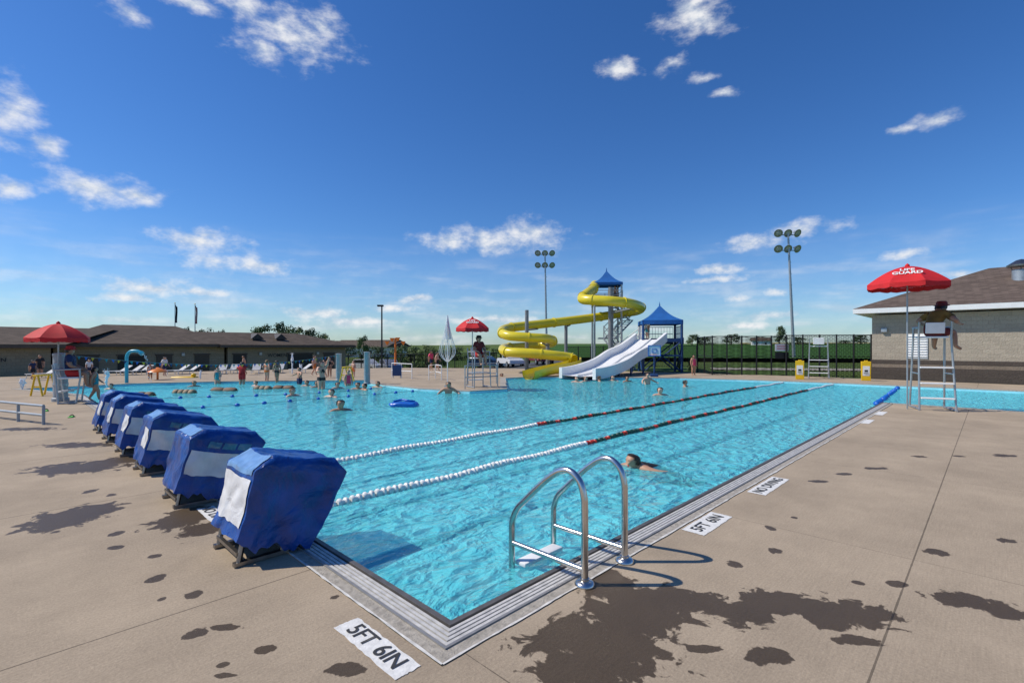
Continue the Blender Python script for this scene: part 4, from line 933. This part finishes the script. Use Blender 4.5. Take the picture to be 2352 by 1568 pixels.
for w_,nm in((-HW,'side_wall'),(HW,'side_wall'),(0,'divider')):
    mb=MB(); hh=.46 if nm=='side_wall' else .10; tk=.10 if nm=='side_wall' else .05
    for k in range(28):
        t0,t1=k/28,(k+1)/28; a,b_=-tk,tk
        q_=[sl(t0,w_+a,-.14),sl(t0,w_+a,hh),sl(t0,w_+b_,hh),sl(t0,w_+b_,-.14)]; q2=[sl(t1,w_+a,-.14),sl(t1,w_+a,hh),sl(t1,w_+b_,hh),sl(t1,w_+b_,-.14)]
        for i in range(3): mb.poly([q_[i],q2[i],q2[i+1],q_[i+1]])
        if k==0: mb.poly(q_)
        if k==27: mb.poly(q2)
    mb.build(nm,white,ws,smooth=40,world=True,weld=.001)
mb=MB(); mb.grid(lambda x,y:sl(x,-HW+2*HW*y,-.18),20,2); mb.build('underside',blue_dark,ws,smooth=40,world=True)
for t_ in(.12,.3,.48,.64):
    for w_ in(-.8,.8):
        p=sl(t_,w_,-.16); MB().tube([Vector((p.x,p.y,-.1)),p],.06,8).build('support_leg',blue_dark,ws,smooth=60,world=True)

hp=thing('basketball_hoop','poolside basketball hoop with pale blue framed backboard','basketball hoop',G(1503,866),rzo(195))
MB().tube(cat_rom([(0,-.5,0),(0,-.5,.9),(0,-.3,1.25),(0,-.05,1.45)],5),.04,8).build('post',blue_dark,hp,smooth=60)
MB().box((0,0,1.5),(.64,.04,.58),bev=.01).build('backboard',pm('pale_board',(.55,.64,.70),.3),hp)
mb=MB(); 
for a,b_ in(((0,.02,1.79),(.70,.06,.04)),((0,.02,1.21),(.70,.06,.04)),((-.33,.02,1.5),(.04,.06,.54)),((.33,.02,1.5),(.04,.06,.54))): mb.box(a,b_)
mb.build('board_frame',blue_float,hp); mb=MB()
for a,b_ in(((0,.03,1.60),(.26,.03,.03)),((0,.03,1.4),(.26,.03,.03)),((-.13,.03,1.5),(.03,.03,.18)),((.13,.03,1.5),(.03,.03,.18))): mb.box(a,b_)
mb.build('target_square',blue_float,hp)
MB().tube([(.22*math.cos(k*.3927),.28+.22*math.sin(k*.3927),1.28) for k in range(17)],.012,6).build('rim',orange,hp,smooth=60)
MB().box((0,-.5,.08),(.45,.45,.16),bev=.04).build('base',blue_dark,hp)

# ------------------------------------------------------------------ poles and lights
def stadium(px,topy,d,label,wide,lean):
    base=W(px,d,gz(W(px,d))-.1); t=thing('floodlight_mast',label,'floodlight',base); ht=H+(HY-topy)*d/F-base.z
    MB().tube([(0,0,0),tuple(RT*-lean+Vector((0,0,ht)))],[.20,.11],10).build('mast',galv,t,smooth=60)
    top=RT*-lean+Vector((0,0,ht))
    for z in(-.5,-2.4): MB().tube([top-RT*wide+Vector((0,0,z)),top+RT*wide+Vector((0,0,z))],.06,6).build('crossarm',galv,t)
    for z in(-.3,-2.2):
        for k in(-1,0,1):
            c=top+RT*wide*.9*k+Vector((0,0,z)); dr=(-FW*.8+RT*.25*k-Vector((0,0,.45))).normalized(); Mx=dr.to_track_quat('Z','Y').to_matrix().to_4x4()
            lp=MB().lathe([(.08,-.5),(.16,-.42),(.2,-.2),(.46,.06),(.50,.14),(.47,.14)],16,c-dr*.1,Mx).build('floodlight',galv,t,smooth=40)
            MB().lathe([(.46,.10),(.2,.16),(.01,.18)],16,c-dr*.1,Mx).build('lens',lens,lp,smooth=60)
    for k in range(8): 
        z=ht*(.25+k*.085); MB().box(RT*(-lean*z/ht)+RT*.16+Vector((0,0,z)),(.22,.06,.05)).build('step_bolt',galv,t)
stadium(1256,577,78,'tall floodlight mast behind the yellow slide, left of the two',1.25,.3); stadium(1824,530,60,'tall floodlight mast behind the black fence, right of the two',1.3,.75)
lpst=thing('lamp_post','slim dark lamp post with box head behind the peninsula','lamp post',W(877,42,-.6))
hl=WY(877,702,42).z+.6; MB().tube([(0,0,0),(0,0,hl)],[.08,.06],8).build('pole',black,lpst,smooth=60); MB().box(RT*-.12+Vector((0,0,hl)),(.5,.3,.14),Matrix.Rotation(rzo(0),4,'Z'),bev=.02).build('lamp_head',black,lpst)
def flag(px,topy,d,label,cols):
    z=H+(HY-topy)*d/F; b0=W(px,d,-1.2); t=thing('flagpole',label,'flagpole',b0); h=z+1.2
    MB().tube([(0,0,0),(0,0,h)],[.07,.04],8).build('pole',galv,t,smooth=60); MB().lathe([(.01,-.08),(.08,0),(.01,.08)],10,(0,0,h+.05)).build('ball',yellow_sign,t,smooth=60)
    mb=MB(); n=len(cols); 
    for j in range(n):
        mb.mi=j; mb.grid(lambda x,y:RT*(.04+.26*(y+j)/n*(1+.2*math.sin(x*5)))+FW*(.10*math.sin((y+j)/n*11+x*2))+Vector((0,0,h-.15-2.2*x-.35*((y+j)/n)*(1-x))),8,4)
    mb.build('flag',cols,t,smooth=60,weld=.0005)
flag(402,697,60,'left flagpole with limp dark flag behind the bathhouse',[c_navy,c_blk,c_navy]); flag(448,699,60,'right flagpole with limp red and white flag behind the bathhouse',[c_navy,c_red,c_wht,c_red,c_wht,c_red])

# ------------------------------------------------------------------ fence
def fence(P,h,label,mid=False):
    base=Vector(P[0]); t=thing('chain_link_fence',label,'fence',base); P=[Vector(p)-base for p in P]
    for i in range(len(P)-1):
        mb=MB(); mb.poly([P[i]+Vector((0,0,.05)),P[i+1]+Vector((0,0,.05)),P[i+1]+Vector((0,0,h)),P[i]+Vector((0,0,h))]); mb.build('mesh_panel',chain,t)
    MB().tube([p+Vector((0,0,h)) for p in P],.03,6).build('top_rail',black,t)
    MB().tube([p+Vector((0,0,.08)) for p in P],.02,6).build('bottom_rail',black,t)
    if mid: MB().tube([p+Vector((0,0,h*.5)) for p in P],.022,6).build('middle_rail',black,t)
    for p in P: MB().tube([p-Vector((0,0,.1)),p+Vector((0,0,h+.05))],.045,8).build('post',black,t)
def seg(a,b_,n): return [a.lerp(b_,k/n) for k in range(n+1)]
f1=W(1602,34,-.1); f3=W(1806,30,-.1); f4=W(2001,28.6,-.1)
fence(seg(f1,W(1636,30.2,-.1),2)+seg(W(1636,30.2,-.1),f3,5)[1:],2.45,'tall black chain link fence section left of the empty guard chair',True)
fence(seg(W(1806,29.6,-.1),f4,5),2.5,'tall black chain link fence section between guard chair and block building',True)
fence(seg(W(770,52,-1.1),W(1140,50,-.8),12),1.9,'long black fence behind the bathhouse end and peninsula')
fence(seg(W(1300,46,-.2),W(1600,43,-.1),10),1.9,'black fence behind the slides')
sg=thing('fence_sign','white notice with red lines hung on the black fence','sign',W(1796,29.7,1.12),rzo(180))
MB().box((0,0,.55),(.82,.02,.42),bev=.004).build('white_panel',white,sg)
for z in(.66,.56,.46): MB().box((0,.014,z),(.62,.006,.035)).build('red_line',red_canvas,sg)
MB().box((0,0,.08),(.82,.02,.4),bev=.004).build('black_panel',black,sg)

# ------------------------------------------------------------------ right building
B0=Vector((33.2,4.74,0)); rb=thing('block_building','tan block building with brown hip roof on the right','building',B0)
V2=-22
def wallband(z0,z1,mat,nm,px_=0.0):
    mb=MB(); mb.box((5.5,(V2-B0.y)/2,(z0+z1)/2),(11+px_*2,abs(V2-B0.y)+px_*2,z1-z0)); return mb.build(nm,mat,rb)
wallband(-.1,.62,block_dk,'base_course',.03); wallband(.62,.82,block_mid,'light_course',.015); wallband(.82,1.02,block_dk,'dark_course',.03); wallband(1.02,3.45,block_tan,'wall')
ez=3.55; ov=.75; cx0=-ov; cy0=ov; 
rf_p=[(cx0,cy0,ez+.24),(11+ov,cy0,ez+.24),(11+ov,V2-B0.y-ov,ez+.24),(cx0,V2-B0.y-ov,ez+.24)]; r1=(5.5,-4.6,6.15); r2=(5.5,V2-B0.y+5,6.15)
mb=MB(); mb.poly([rf_p[0],rf_p[1],r1]); mb.poly([rf_p[1],rf_p[2],r2,r1]); mb.poly([rf_p[2],rf_p[3],r2]); mb.poly([rf_p[3],rf_p[0],r1,r2]); ro=mb.build('roof',roof_r,rb)
mb=MB(); mb.box((5.5,(V2-B0.y)/2,ez+.105),(11+2*ov,abs(V2-B0.y)+2*ov,.25)); mb.build('fascia',fascia,rb)
vent=MB().lathe([(.36,0),(.36,.75),(.30,.78)],20,(3.0,-5.8,4.9)).build('roof_vent',galv,ro,smooth=40); mb=MB(); mb.lathe([(.55,.92),(.56,1.0),(.2,1.25),(.02,1.3)],20,(3.0,-5.8,4.9)); 
for a in range(4): mb.tube([(3+.3*math.cos(a*1.57),-5.8+.3*math.sin(a*1.57),5.6),(3+.42*math.cos(a*1.57),-5.8+.42*math.sin(a*1.57),5.9)],.02,5)
mb.build('vent_cap',steel_dark,ro,smooth=40)
lv=MB().box((-.02,-1.92,1.75),(.05,.86,1.28)).build('louver',white,rb)
mb=MB()
for k in range(9): mb.box((-.06,-1.92,1.22+k*.132),(.05,.78,.05),Matrix.Rotation(R(35),4,'Y'))
mb.build('slats',white,lv)
MB().box((-.08,-.55,2.62),(.16,.28,.24),bev=.03).build('wall_lamp',galv,rb)

# ------------------------------------------------------------------ bathhouse
BH=Vector((0,45,-1.25)); bh=thing('bathhouse','long low brick bathhouse with brown hip roofs on the left','building',BH)
def wing(u0,u1,v0,v1,ez,rz_,i0,i1,nm='roof'):
    MB().box(((u0+u1)/2,(v0+v1)/2-45,(ez)/2),(u1-u0,v1-v0,ez)).build('wall',block_l,bh)
    o_=.7; zz=ez+.22; P=[(u0-o_,v0-45-o_,zz),(u1+o_,v0-45-o_,zz),(u1+o_,v1-45+o_,zz),(u0-o_,v1-45+o_,zz)]; mv=(v0+v1)/2-45
    a=(u0+i0,mv,rz_); b_=(u1-i1,mv,rz_); mb=MB(); mb.poly([P[0],P[1],b_,a]); mb.poly([P[1],P[2],b_]); mb.poly([P[2],P[3],a,b_]); mb.poly([P[3],P[0],a]); r_=mb.build(nm,roof_l,bh)
    mb=MB(); mb.box(((u0+u1)/2,mv,ez+.10),(u1-u0+2*o_,v1-v0+2*o_,.22)); mb.build('fascia',door_brown,bh); return r_
wing(2.2,12.5,45.2,57,2.96,4.75,3.2,2.2); w2=wing(12.7,23.0,45,53,2.9,4.25,-4.0,3.0); wing(-16,2.0,43.6,54,2.9,4.35,4,-4)
for u in(15.3,17.3):
    mb=MB(); mb.poly([(u-.55,.9,3.62),(u+.55,.9,3.62),(u,.9,4.12)]); mb.poly([(u-.55,.9,3.62),(u,.9,4.12),(u,2.6,4.12)]); mb.poly([(u+.55,.9,3.62),(u,.9,4.12),(u,2.6,4.12)]); mb.build('roof_gablet',door_dark,w2)
for u,w_,mt in((4.0,1.1,door_brown),(6.4,1.6,door_dark),(8.4,1.0,door_brown),(10.9,1.0,door_brown),(13.6,1.0,door_dark),(18.6,2.2,door_dark),(21.3,1.0,door_brown)):
    v=.2 if u<12.5 else 0; dr=MB().box((u,v-.03,1.15),(w_,.08,2.3)).build('door',mt,bh); MB().box((u,v-.05,2.36),(w_+.16,.10,.10)).build('door_frame',door_brown,dr)
for u in(3.1,9.6,15.2,20.2): 
    v=.2 if u<12.5 else 0; MB().box((u,v-.09,2.35),(.22,.16,.26),bev=.03).build('wall_lamp',galv,bh)
text('WOMEN',.42,ink,basis((1,0,0),(0,0,1),(16.6,-.03,2.2)),'lettering',bh); text('MEN',.34,ink,basis((1,0,0),(0,0,1),(-.35,-1.43,2.15)),'lettering',bh)

# ------------------------------------------------------------------ trees
def tree_proto(seed,mat,kind):
    rnd=random.Random(seed); t=thing('leafy_tree','tree','tree',(0,0,-500))
    mb=MB(); mb.tube([(0,0,-.03),(.01,0,.2),(-.01,.01,.45),(.0,.0,.75)],[.035,.028,.02,.008],7)
    cl=[]
    n=22 if kind!='cone' else 16
    for k in range(n):
        if kind=='round': a=rnd.random()*6.28; z=rnd.uniform(.28,.9); rr=.42*math.sqrt(max(.05,1-((z-.55)/.42)**2))*rnd.uniform(.35,1); c=Vector((rr*math.cos(a),rr*math.sin(a),z)); s=rnd.uniform(.10,.19)
        elif kind=='bush': a=rnd.random()*6.28; z=rnd.uniform(.08,.8); rr=.5*math.sqrt(max(.1,1-(z/.95)**2))*rnd.uniform(.3,1); c=Vector((rr*math.cos(a),rr*math.sin(a),z)); s=rnd.uniform(.12,.2)
        else: z=.12+.8*k/n; a=k*2.4; rr=.26*(1-z)*rnd.uniform(.5,1.1); c=Vector((rr*math.cos(a),rr*math.sin(a),z)); s=.05+.10*(1-z)
        cl.append((c,s))
    for c,s in cl[:9]: mb.tube([(0,0,max(.05,c.z-.25)),tuple(c*.6+Vector((0,0,c.z*.4-.04))),tuple(c)],[.014,.009,.004],5)
    mb.build('trunk',bark,t,smooth=60)
    mb=MB()
    for c,s in cl:
        for j in range(70):
            v=Vector((rnd.gauss(0,1),rnd.gauss(0,1),rnd.gauss(0,1))).normalized(); p=c+Vector((v.x*s*1.15,v.y*s*1.15,v.z*s*.8))*rnd.uniform(.55,1.08)
            n_=(v+Vector((rnd.uniform(-.7,.7),rnd.uniform(-.7,.7),rnd.uniform(-.3,.9)))).normalized(); a_=n_.cross(Vector((rnd.random(),rnd.random(),rnd.random()))).normalized(); b_=n_.cross(a_); l=rnd.uniform(.022,.042)
            mb.poly([p-a_*l,p-b_*l*.6,p+a_*l,p+b_*l*.6])
    mb.build('crown',mat,t,fixn=False); return t
PR=[tree_proto(1,leaf_a,'round'),tree_proto(2,leaf_b,'round'),tree_proto(3,leaf_c,'bush'),tree_proto(4,leaf_b,'cone'),tree_proto(5,leaf_b,'bush'),tree_proto(6,leaf_a,'bush')]
def put_tree(k,px,topy,wpx,d,label,group):
    b0=W(px,d,0); b0.z=gz(b0)-.1; h=H+(HY-topy)*d/F-b0.z; w_=wpx*d/F; dup(PR[k],b0,random.random()*6,label,scale=(w_,w_,h))['group']=group
for i,(k,px,ty,wp_,d) in enumerate([(1,427,749,34,88),(0,470,751,50,92),(1,506,755,30,90),(0,604,741,62,86),(1,640,737,58,92),(0,672,744,60,84),(1,708,752,55,86),(0,737,760,40,84)]): put_tree(k,px,ty,wp_,d,'leafy tree behind the bathhouse roof, %s from the left'%ORD[i],'trees behind the bathhouse')
for i,(k,px,ty,wp_,d) in enumerate([(0,769,779,22,80),(1,800,788,40,110),(0,834,767,34,78),(4,868,790,50,100),(2,912,792,46,66),(5,943,783,62,68),(2,978,786,60,64),(5,1008,790,46,66),(4,1045,792,60,100),(4,1100,791,60,110),(5,1150,792,60,105)]): put_tree(k,px,ty,wp_,d,'green tree in the gap between bathhouse and slide, %s from the left'%ORD[i],'trees between bathhouse and slide')
for i,(k,px,ty,wp_,d) in enumerate([(1,1545,776,44,380),(1,1590,767,46,360),(4,1620,771,46,380),(1,1680,766,46,370),(0,1735,774,30,400),(1,1791,747,34,330),(4,1832,771,46,390),(4,1942,780,40,420),(1,1977,768,40,370)]): put_tree(k,px,ty,wp_,d,'distant tree on the right skyline, %s of the row'%ORD[i],'trees on the right skyline')
put_tree(3,1561,812,26,36,'small conifer beside the fence end, left of two','conifers by the fence'); put_tree(3,1584,818,22,37,'small conifer beside the fence end, right of two','conifers by the fence')
for o in PR:
    for ch in list(o.children): bpy.data.objects.remove(ch)
    bpy.data.objects.remove(o)
def sheet(name,mat,P,dz):
    mb=MB(); n=8
    a,b_,c,d_=[Vector(p) for p in P]
    mb.grid(lambda x,y:(lambda q_:Vector((q_.x,q_.y,gz(q_)+dz)))(a.lerp(b_,y).lerp(d_.lerp(c,y),x)),24,n); return struct(mb.build(name,mat,smooth=180))
sheet('parking_lot',asphalt,[W(860,48),W(1330,46),W(1300,62),W(900,62)],.05)
sheet('crop_field',crop,[W(1330,60),W(2700,50),W(2900,420),W(1250,420)],.5)
sheet('far_field',stubble,[W(1700,450),W(2500,450),W(2400,700),W(1700,700)],.6)
sheet('footpath',curb,[W(1640,38),W(2040,36),W(2060,39.5),W(1630,41.5)],.05)
def car(px,d,label,mat,pick,rz):
    p=W(px,d,0); p.z=gz(p)+.05; t=thing('parked_car',label,'car',p,rz,'cars parked beyond the fence'); Wd=1.75
    pr=[(-2.2,.35),(-2.25,.8),(-2.0,.95),(-.2,.98),(.1,1.0),(1.3,.95),(2.15,.8),(2.25,.4)]; mb=MB(); mb.prism([(x,-Wd/2,z) for x,z in pr],(0,Wd,0)); bmesh.ops.bevel(mb.bm,geom=list(mb.bm.edges),offset=.06,segments=2,affect='EDGES'); mb.build('body',mat,t,smooth=40)
    cb=[(-1.9,.95),(-1.55,1.45),(.2,1.48),(1.0,.97)] if not pick else [(-.5,.95),(-.42,1.55),(.5,1.58),(1.15,.97)]
    mb=MB(); mb.prism([(x,-Wd/2+.12,z) for x,z in cb],(0,Wd-.24,0)); bmesh.ops.bevel(mb.bm,geom=list(mb.bm.edges),offset=.05,segments=2,affect='EDGES'); cbn=mb.build('cabin',mat,t,smooth=40)
    for s in(-1,1):
        mb=MB(); y=s*(Wd/2-.105); x0,x1=cb[0][0]+.3,cb[3][0]-.28; mb.poly([(x0,y,1.03),(cb[1][0]+.2,y,1.38),(cb[2][0]-.05,y,1.40),(x1,y,1.03)]); mb.build('window',glass_dark,cbn)
    for x in(-1.4,1.42):
        for s in(-1,1):
            wl=MB().lathe([(.18,-.1),(.31,-.11),(.33,-.06),(.33,.06),(.31,.11),(.18,.1)],18,(x,s*(Wd/2-.05),.33),Matrix.Rotation(R(90),4,'X')).build('wheel',blackrub,t,smooth=40)
            MB().lathe([(.02,-.12),(.18,-.1),(.18,.1),(.02,.12)],12,(x,s*(Wd/2-.05),.33),Matrix.Rotation(R(90),4,'X')).build('rim',galv,wl,smooth=40)
car(1172,54,'white pickup parked behind the yellow slide',car_white,True,rzo(70)); car(1240,52,'maroon car parked behind the slide coils',car_red,False,rzo(75)); car(1120,57,'dark blue car parked left of the white pickup',car_blue,False,rzo(20)); car(895,56,'silver car parked behind the lamp post',car_silver,False,rzo(60)); car(845,57,'white car parked near the bathhouse end',car_white,False,rzo(30))
def house(px,d,w_,h,label,wm,rm):
    p=W(px,d,0); p.z=gz(p)-.2; t=thing('distant_house',label,'house',p,rzo(20))
    MB().box((0,0,h*.3),(w_,w_*.6,h*.6)).build('wall',wm,t); mb=MB(); mb.prism([(-w_*.55,-w_*.36,h*.6),(-w_*.55,w_*.36,h*.6),(-w_*.55,0,h)],(w_*1.1,0,0)); mb.build('roof',rm,t)
    for x in(-.25,.2): MB().box((w_*x,-w_*.3,h*.32),(w_*.1,.1,h*.2)).build('window',glass_dark,t)
house(1748,340,12,6,'far white farmhouse on the field edge',white,roof_l); house(850,140,18,5,'distant grey roofed house behind the lamp post',white_paint,roof_l); house(800,160,16,5,'distant tan house right of the bathhouse',block_mid,roof_l)

# ------------------------------------------------------------------ world, sun, camera
SE=46
w=bpy.data.worlds.new('World'); S.world=w; w.use_nodes=True; nt=w.node_tree; N=nt.nodes; L=nt.links; N.clear()
out=N.new('ShaderNodeOutputWorld'); bg=N.new('ShaderNodeBackground'); L.new(bg.outputs[0],out.inputs[0]); bg.inputs['Strength'].default_value=.1
sky=N.new('ShaderNodeTexSky'); sky.sky_type='NISHITA'; sky.sun_disc=False; sky.sun_elevation=R(SE); sky.sun_rotation=R(-44.3); sky.air_density=1.0; sky.dust_density=.25; sky.ozone_density=1.6
hsv=N.new('ShaderNodeHueSaturation'); hsv.inputs['Saturation'].default_value=1.24; hsv.inputs['Value'].default_value=.80; L.new(sky.outputs[0],hsv.inputs['Color'])
tint=N.new('ShaderNodeVectorMath'); tint.operation='MULTIPLY'; L.new(hsv.outputs[0],tint.inputs[0]); tint.inputs[1].default_value=(.78,1.10,1.55)
tc=N.new('ShaderNodeTexCoord'); dirv=tc.outputs['Generated']
lat=dot(N,L,dirv,RT); dep=dot(N,L,dirv,FW); zz=dot(N,L,dirv,Vector((0,0,1)))
az=mth(N,L,'ARCTAN2',lat,dep); hor=mth(N,L,'SQRT',mth(N,L,'ADD',mth(N,L,'MULTIPLY',lat,lat),mth(N,L,'MULTIPLY',dep,dep)))
el=mth(N,L,'DIVIDE',zz,mth(N,L,'MAXIMUM',hor,.001))
q=N.new('ShaderNodeCombineXYZ'); L.new(az,q.inputs[0]); L.new(el,q.inputs[1]); q=q.outputs[0]
CL=[(680,85,125,66),(740,60,55,44),(610,115,80,28),(560,15,70,34),(440,5,80,24),(290,25,62,34),(20,275,82,82),(100,328,54,30),(210,432,150,38),(320,447,58,22),(20,430,54,26),(450,552,112,31),(475,535,64,22),(560,610,145,27),(500,597,78,18),(350,660,130,25),(280,682,84,18),(440,672,105,14),(1155,549,132,32),(1215,534,76,30),(1030,550,82,29),(1600,42,78,52),(1590,12,62,28),(1425,158,52,28),(1540,148,42,24),(1610,182,34,15),(1660,218,28,12),(2140,280,48,21),(2070,300,32,13),(1850,522,92,20),(1730,558,84,20),(1640,614,58,14),(2075,587,60,17),(1770,668,42,14),(1700,685,40,12),(1770,720,66,16),(1720,748,86,13),(2200,630,68,17),(730,718,110,17),(970,686,50,9),(900,706,60,10),(820,738,135,13),(1130,735,110,10),(1640,640,82,11)]
bl=[]
for (px,py,hw,hh) in CL:
    a=math.atan((px-1176)/F); bl.append((a,(HY-py)/F*math.cos(a),hw/F*math.cos(a)**2,hh/F*math.cos(a)))
wv=N.new('ShaderNodeTexNoise'); wv.inputs['Scale'].default_value=15; wv.inputs['Detail'].default_value=4; L.new(q,wv.inputs[0])
wq=N.new('ShaderNodeVectorMath'); wq.operation='MULTIPLY_ADD'; L.new(wv.outputs['Color'],wq.inputs[0]); wq.inputs[1].default_value=(.05,.03,0); 
wq0=N.new('ShaderNodeVectorMath'); wq0.operation='ADD'; L.new(q,wq0.inputs[0]); wq0.inputs[1].default_value=(-.025,-.015,0); L.new(wq0.outputs[0],wq.inputs[2])
mn=blobmin(N,L,wq.outputs[0],bl)
def cn(off,sc,det,rg):
    mp=N.new('ShaderNodeMapping'); mp.inputs['Location'].default_value=(off[0],off[1],.7); mp.inputs['Scale'].default_value=(1,1.5,1); L.new(q,mp.inputs[0])
    n_=N.new('ShaderNodeTexNoise'); n_.inputs['Scale'].default_value=sc; n_.inputs['Detail'].default_value=det; n_.inputs['Roughness'].default_value=rg; L.new(mp.outputs[0],n_.inputs[0]); return n_.outputs[0]
nA=cn((0,0),22,9,.60); nB=cn((.012,-.018),22,9,.60)
dens=mth(N,L,'ADD',mth(N,L,'SUBTRACT',1.0,mn),mth(N,L,'MULTIPLY',mth(N,L,'SUBTRACT',nA,.54),2.8))
al=N.new('ShaderNodeMapRange'); al.interpolation_type='SMOOTHSTEP'; al.inputs[1].default_value=-.40; al.inputs[2].default_value=1.25; L.new(dens,al.inputs[0])
mp=N.new('ShaderNodeMapping'); mp.inputs['Scale'].default_value=(5,26,1); L.new(q,mp.inputs[0]); hz=N.new('ShaderNodeTexNoise'); hz.inputs['Scale'].default_value=1.6; hz.inputs['Detail'].default_value=7; L.new(mp.outputs[0],hz.inputs[0])
hm=N.new('ShaderNodeMapRange'); hm.interpolation_type='SMOOTHSTEP'; hm.inputs[1].default_value=.44; hm.inputs[2].default_value=.74; hm.inputs[3].default_value=.12; hm.inputs[4].default_value=.65; L.new(hz.outputs[0],hm.inputs[0])
bm_=N.new('ShaderNodeMapRange'); bm_.inputs[1].default_value=.22; bm_.inputs[2].default_value=.02; L.new(el,bm_.inputs[0])
a2=mth(N,L,'MAXIMUM',mth(N,L,'MULTIPLY',al.outputs[0],.97),mth(N,L,'MULTIPLY',hm.outputs[0],bm_.outputs[0]))
shd=N.new('ShaderNodeMapRange'); shd.inputs[1].default_value=-.13; shd.inputs[2].default_value=.10; L.new(mth(N,L,'SUBTRACT',nA,nB),shd.inputs[0])
cc=N.new('ShaderNodeMix'); cc.data_type='RGBA'; L.new(shd.outputs[0],cc.inputs[0]); cc.inputs[6].default_value=(5.9,6.6,7.6,1); cc.inputs[7].default_value=(8.9,8.95,9.1,1)
fin=N.new('ShaderNodeMix'); fin.data_type='RGBA'; L.new(a2,fin.inputs[0]); L.new(tint.outputs[0],fin.inputs[6]); L.new(cc.outputs[2],fin.inputs[7]); L.new(fin.outputs[2],bg.inputs[0])
sl_=bpy.data.lights.new('sun','SUN'); sl_.energy=4.4; sl_.angle=R(.5); sl_.color=(1,.93,.82); so=bpy.data.objects.new('sun',sl_); C.objects.link(so)
ld=RT*math.cos(R(SE))-Vector((0,0,math.sin(R(SE)))); so.rotation_euler=ld.to_track_quat('-Z','Y').to_euler(); so.location=(-20,20,30)
cam=bpy.data.cameras.new('camera'); co_=bpy.data.objects.new('camera',cam); C.objects.link(co_); co_.location=(0,0,H); co_.rotation_euler=(R(90),0,R(-45.73))
cam.sensor_width=36; cam.lens=F/2352*36; cam.shift_y=11/2352; cam.clip_start=.05; cam.clip_end=9000; S.camera=co_
S.view_settings.view_transform='Standard'; S.view_settings.look='None'; S.view_settings.exposure=0
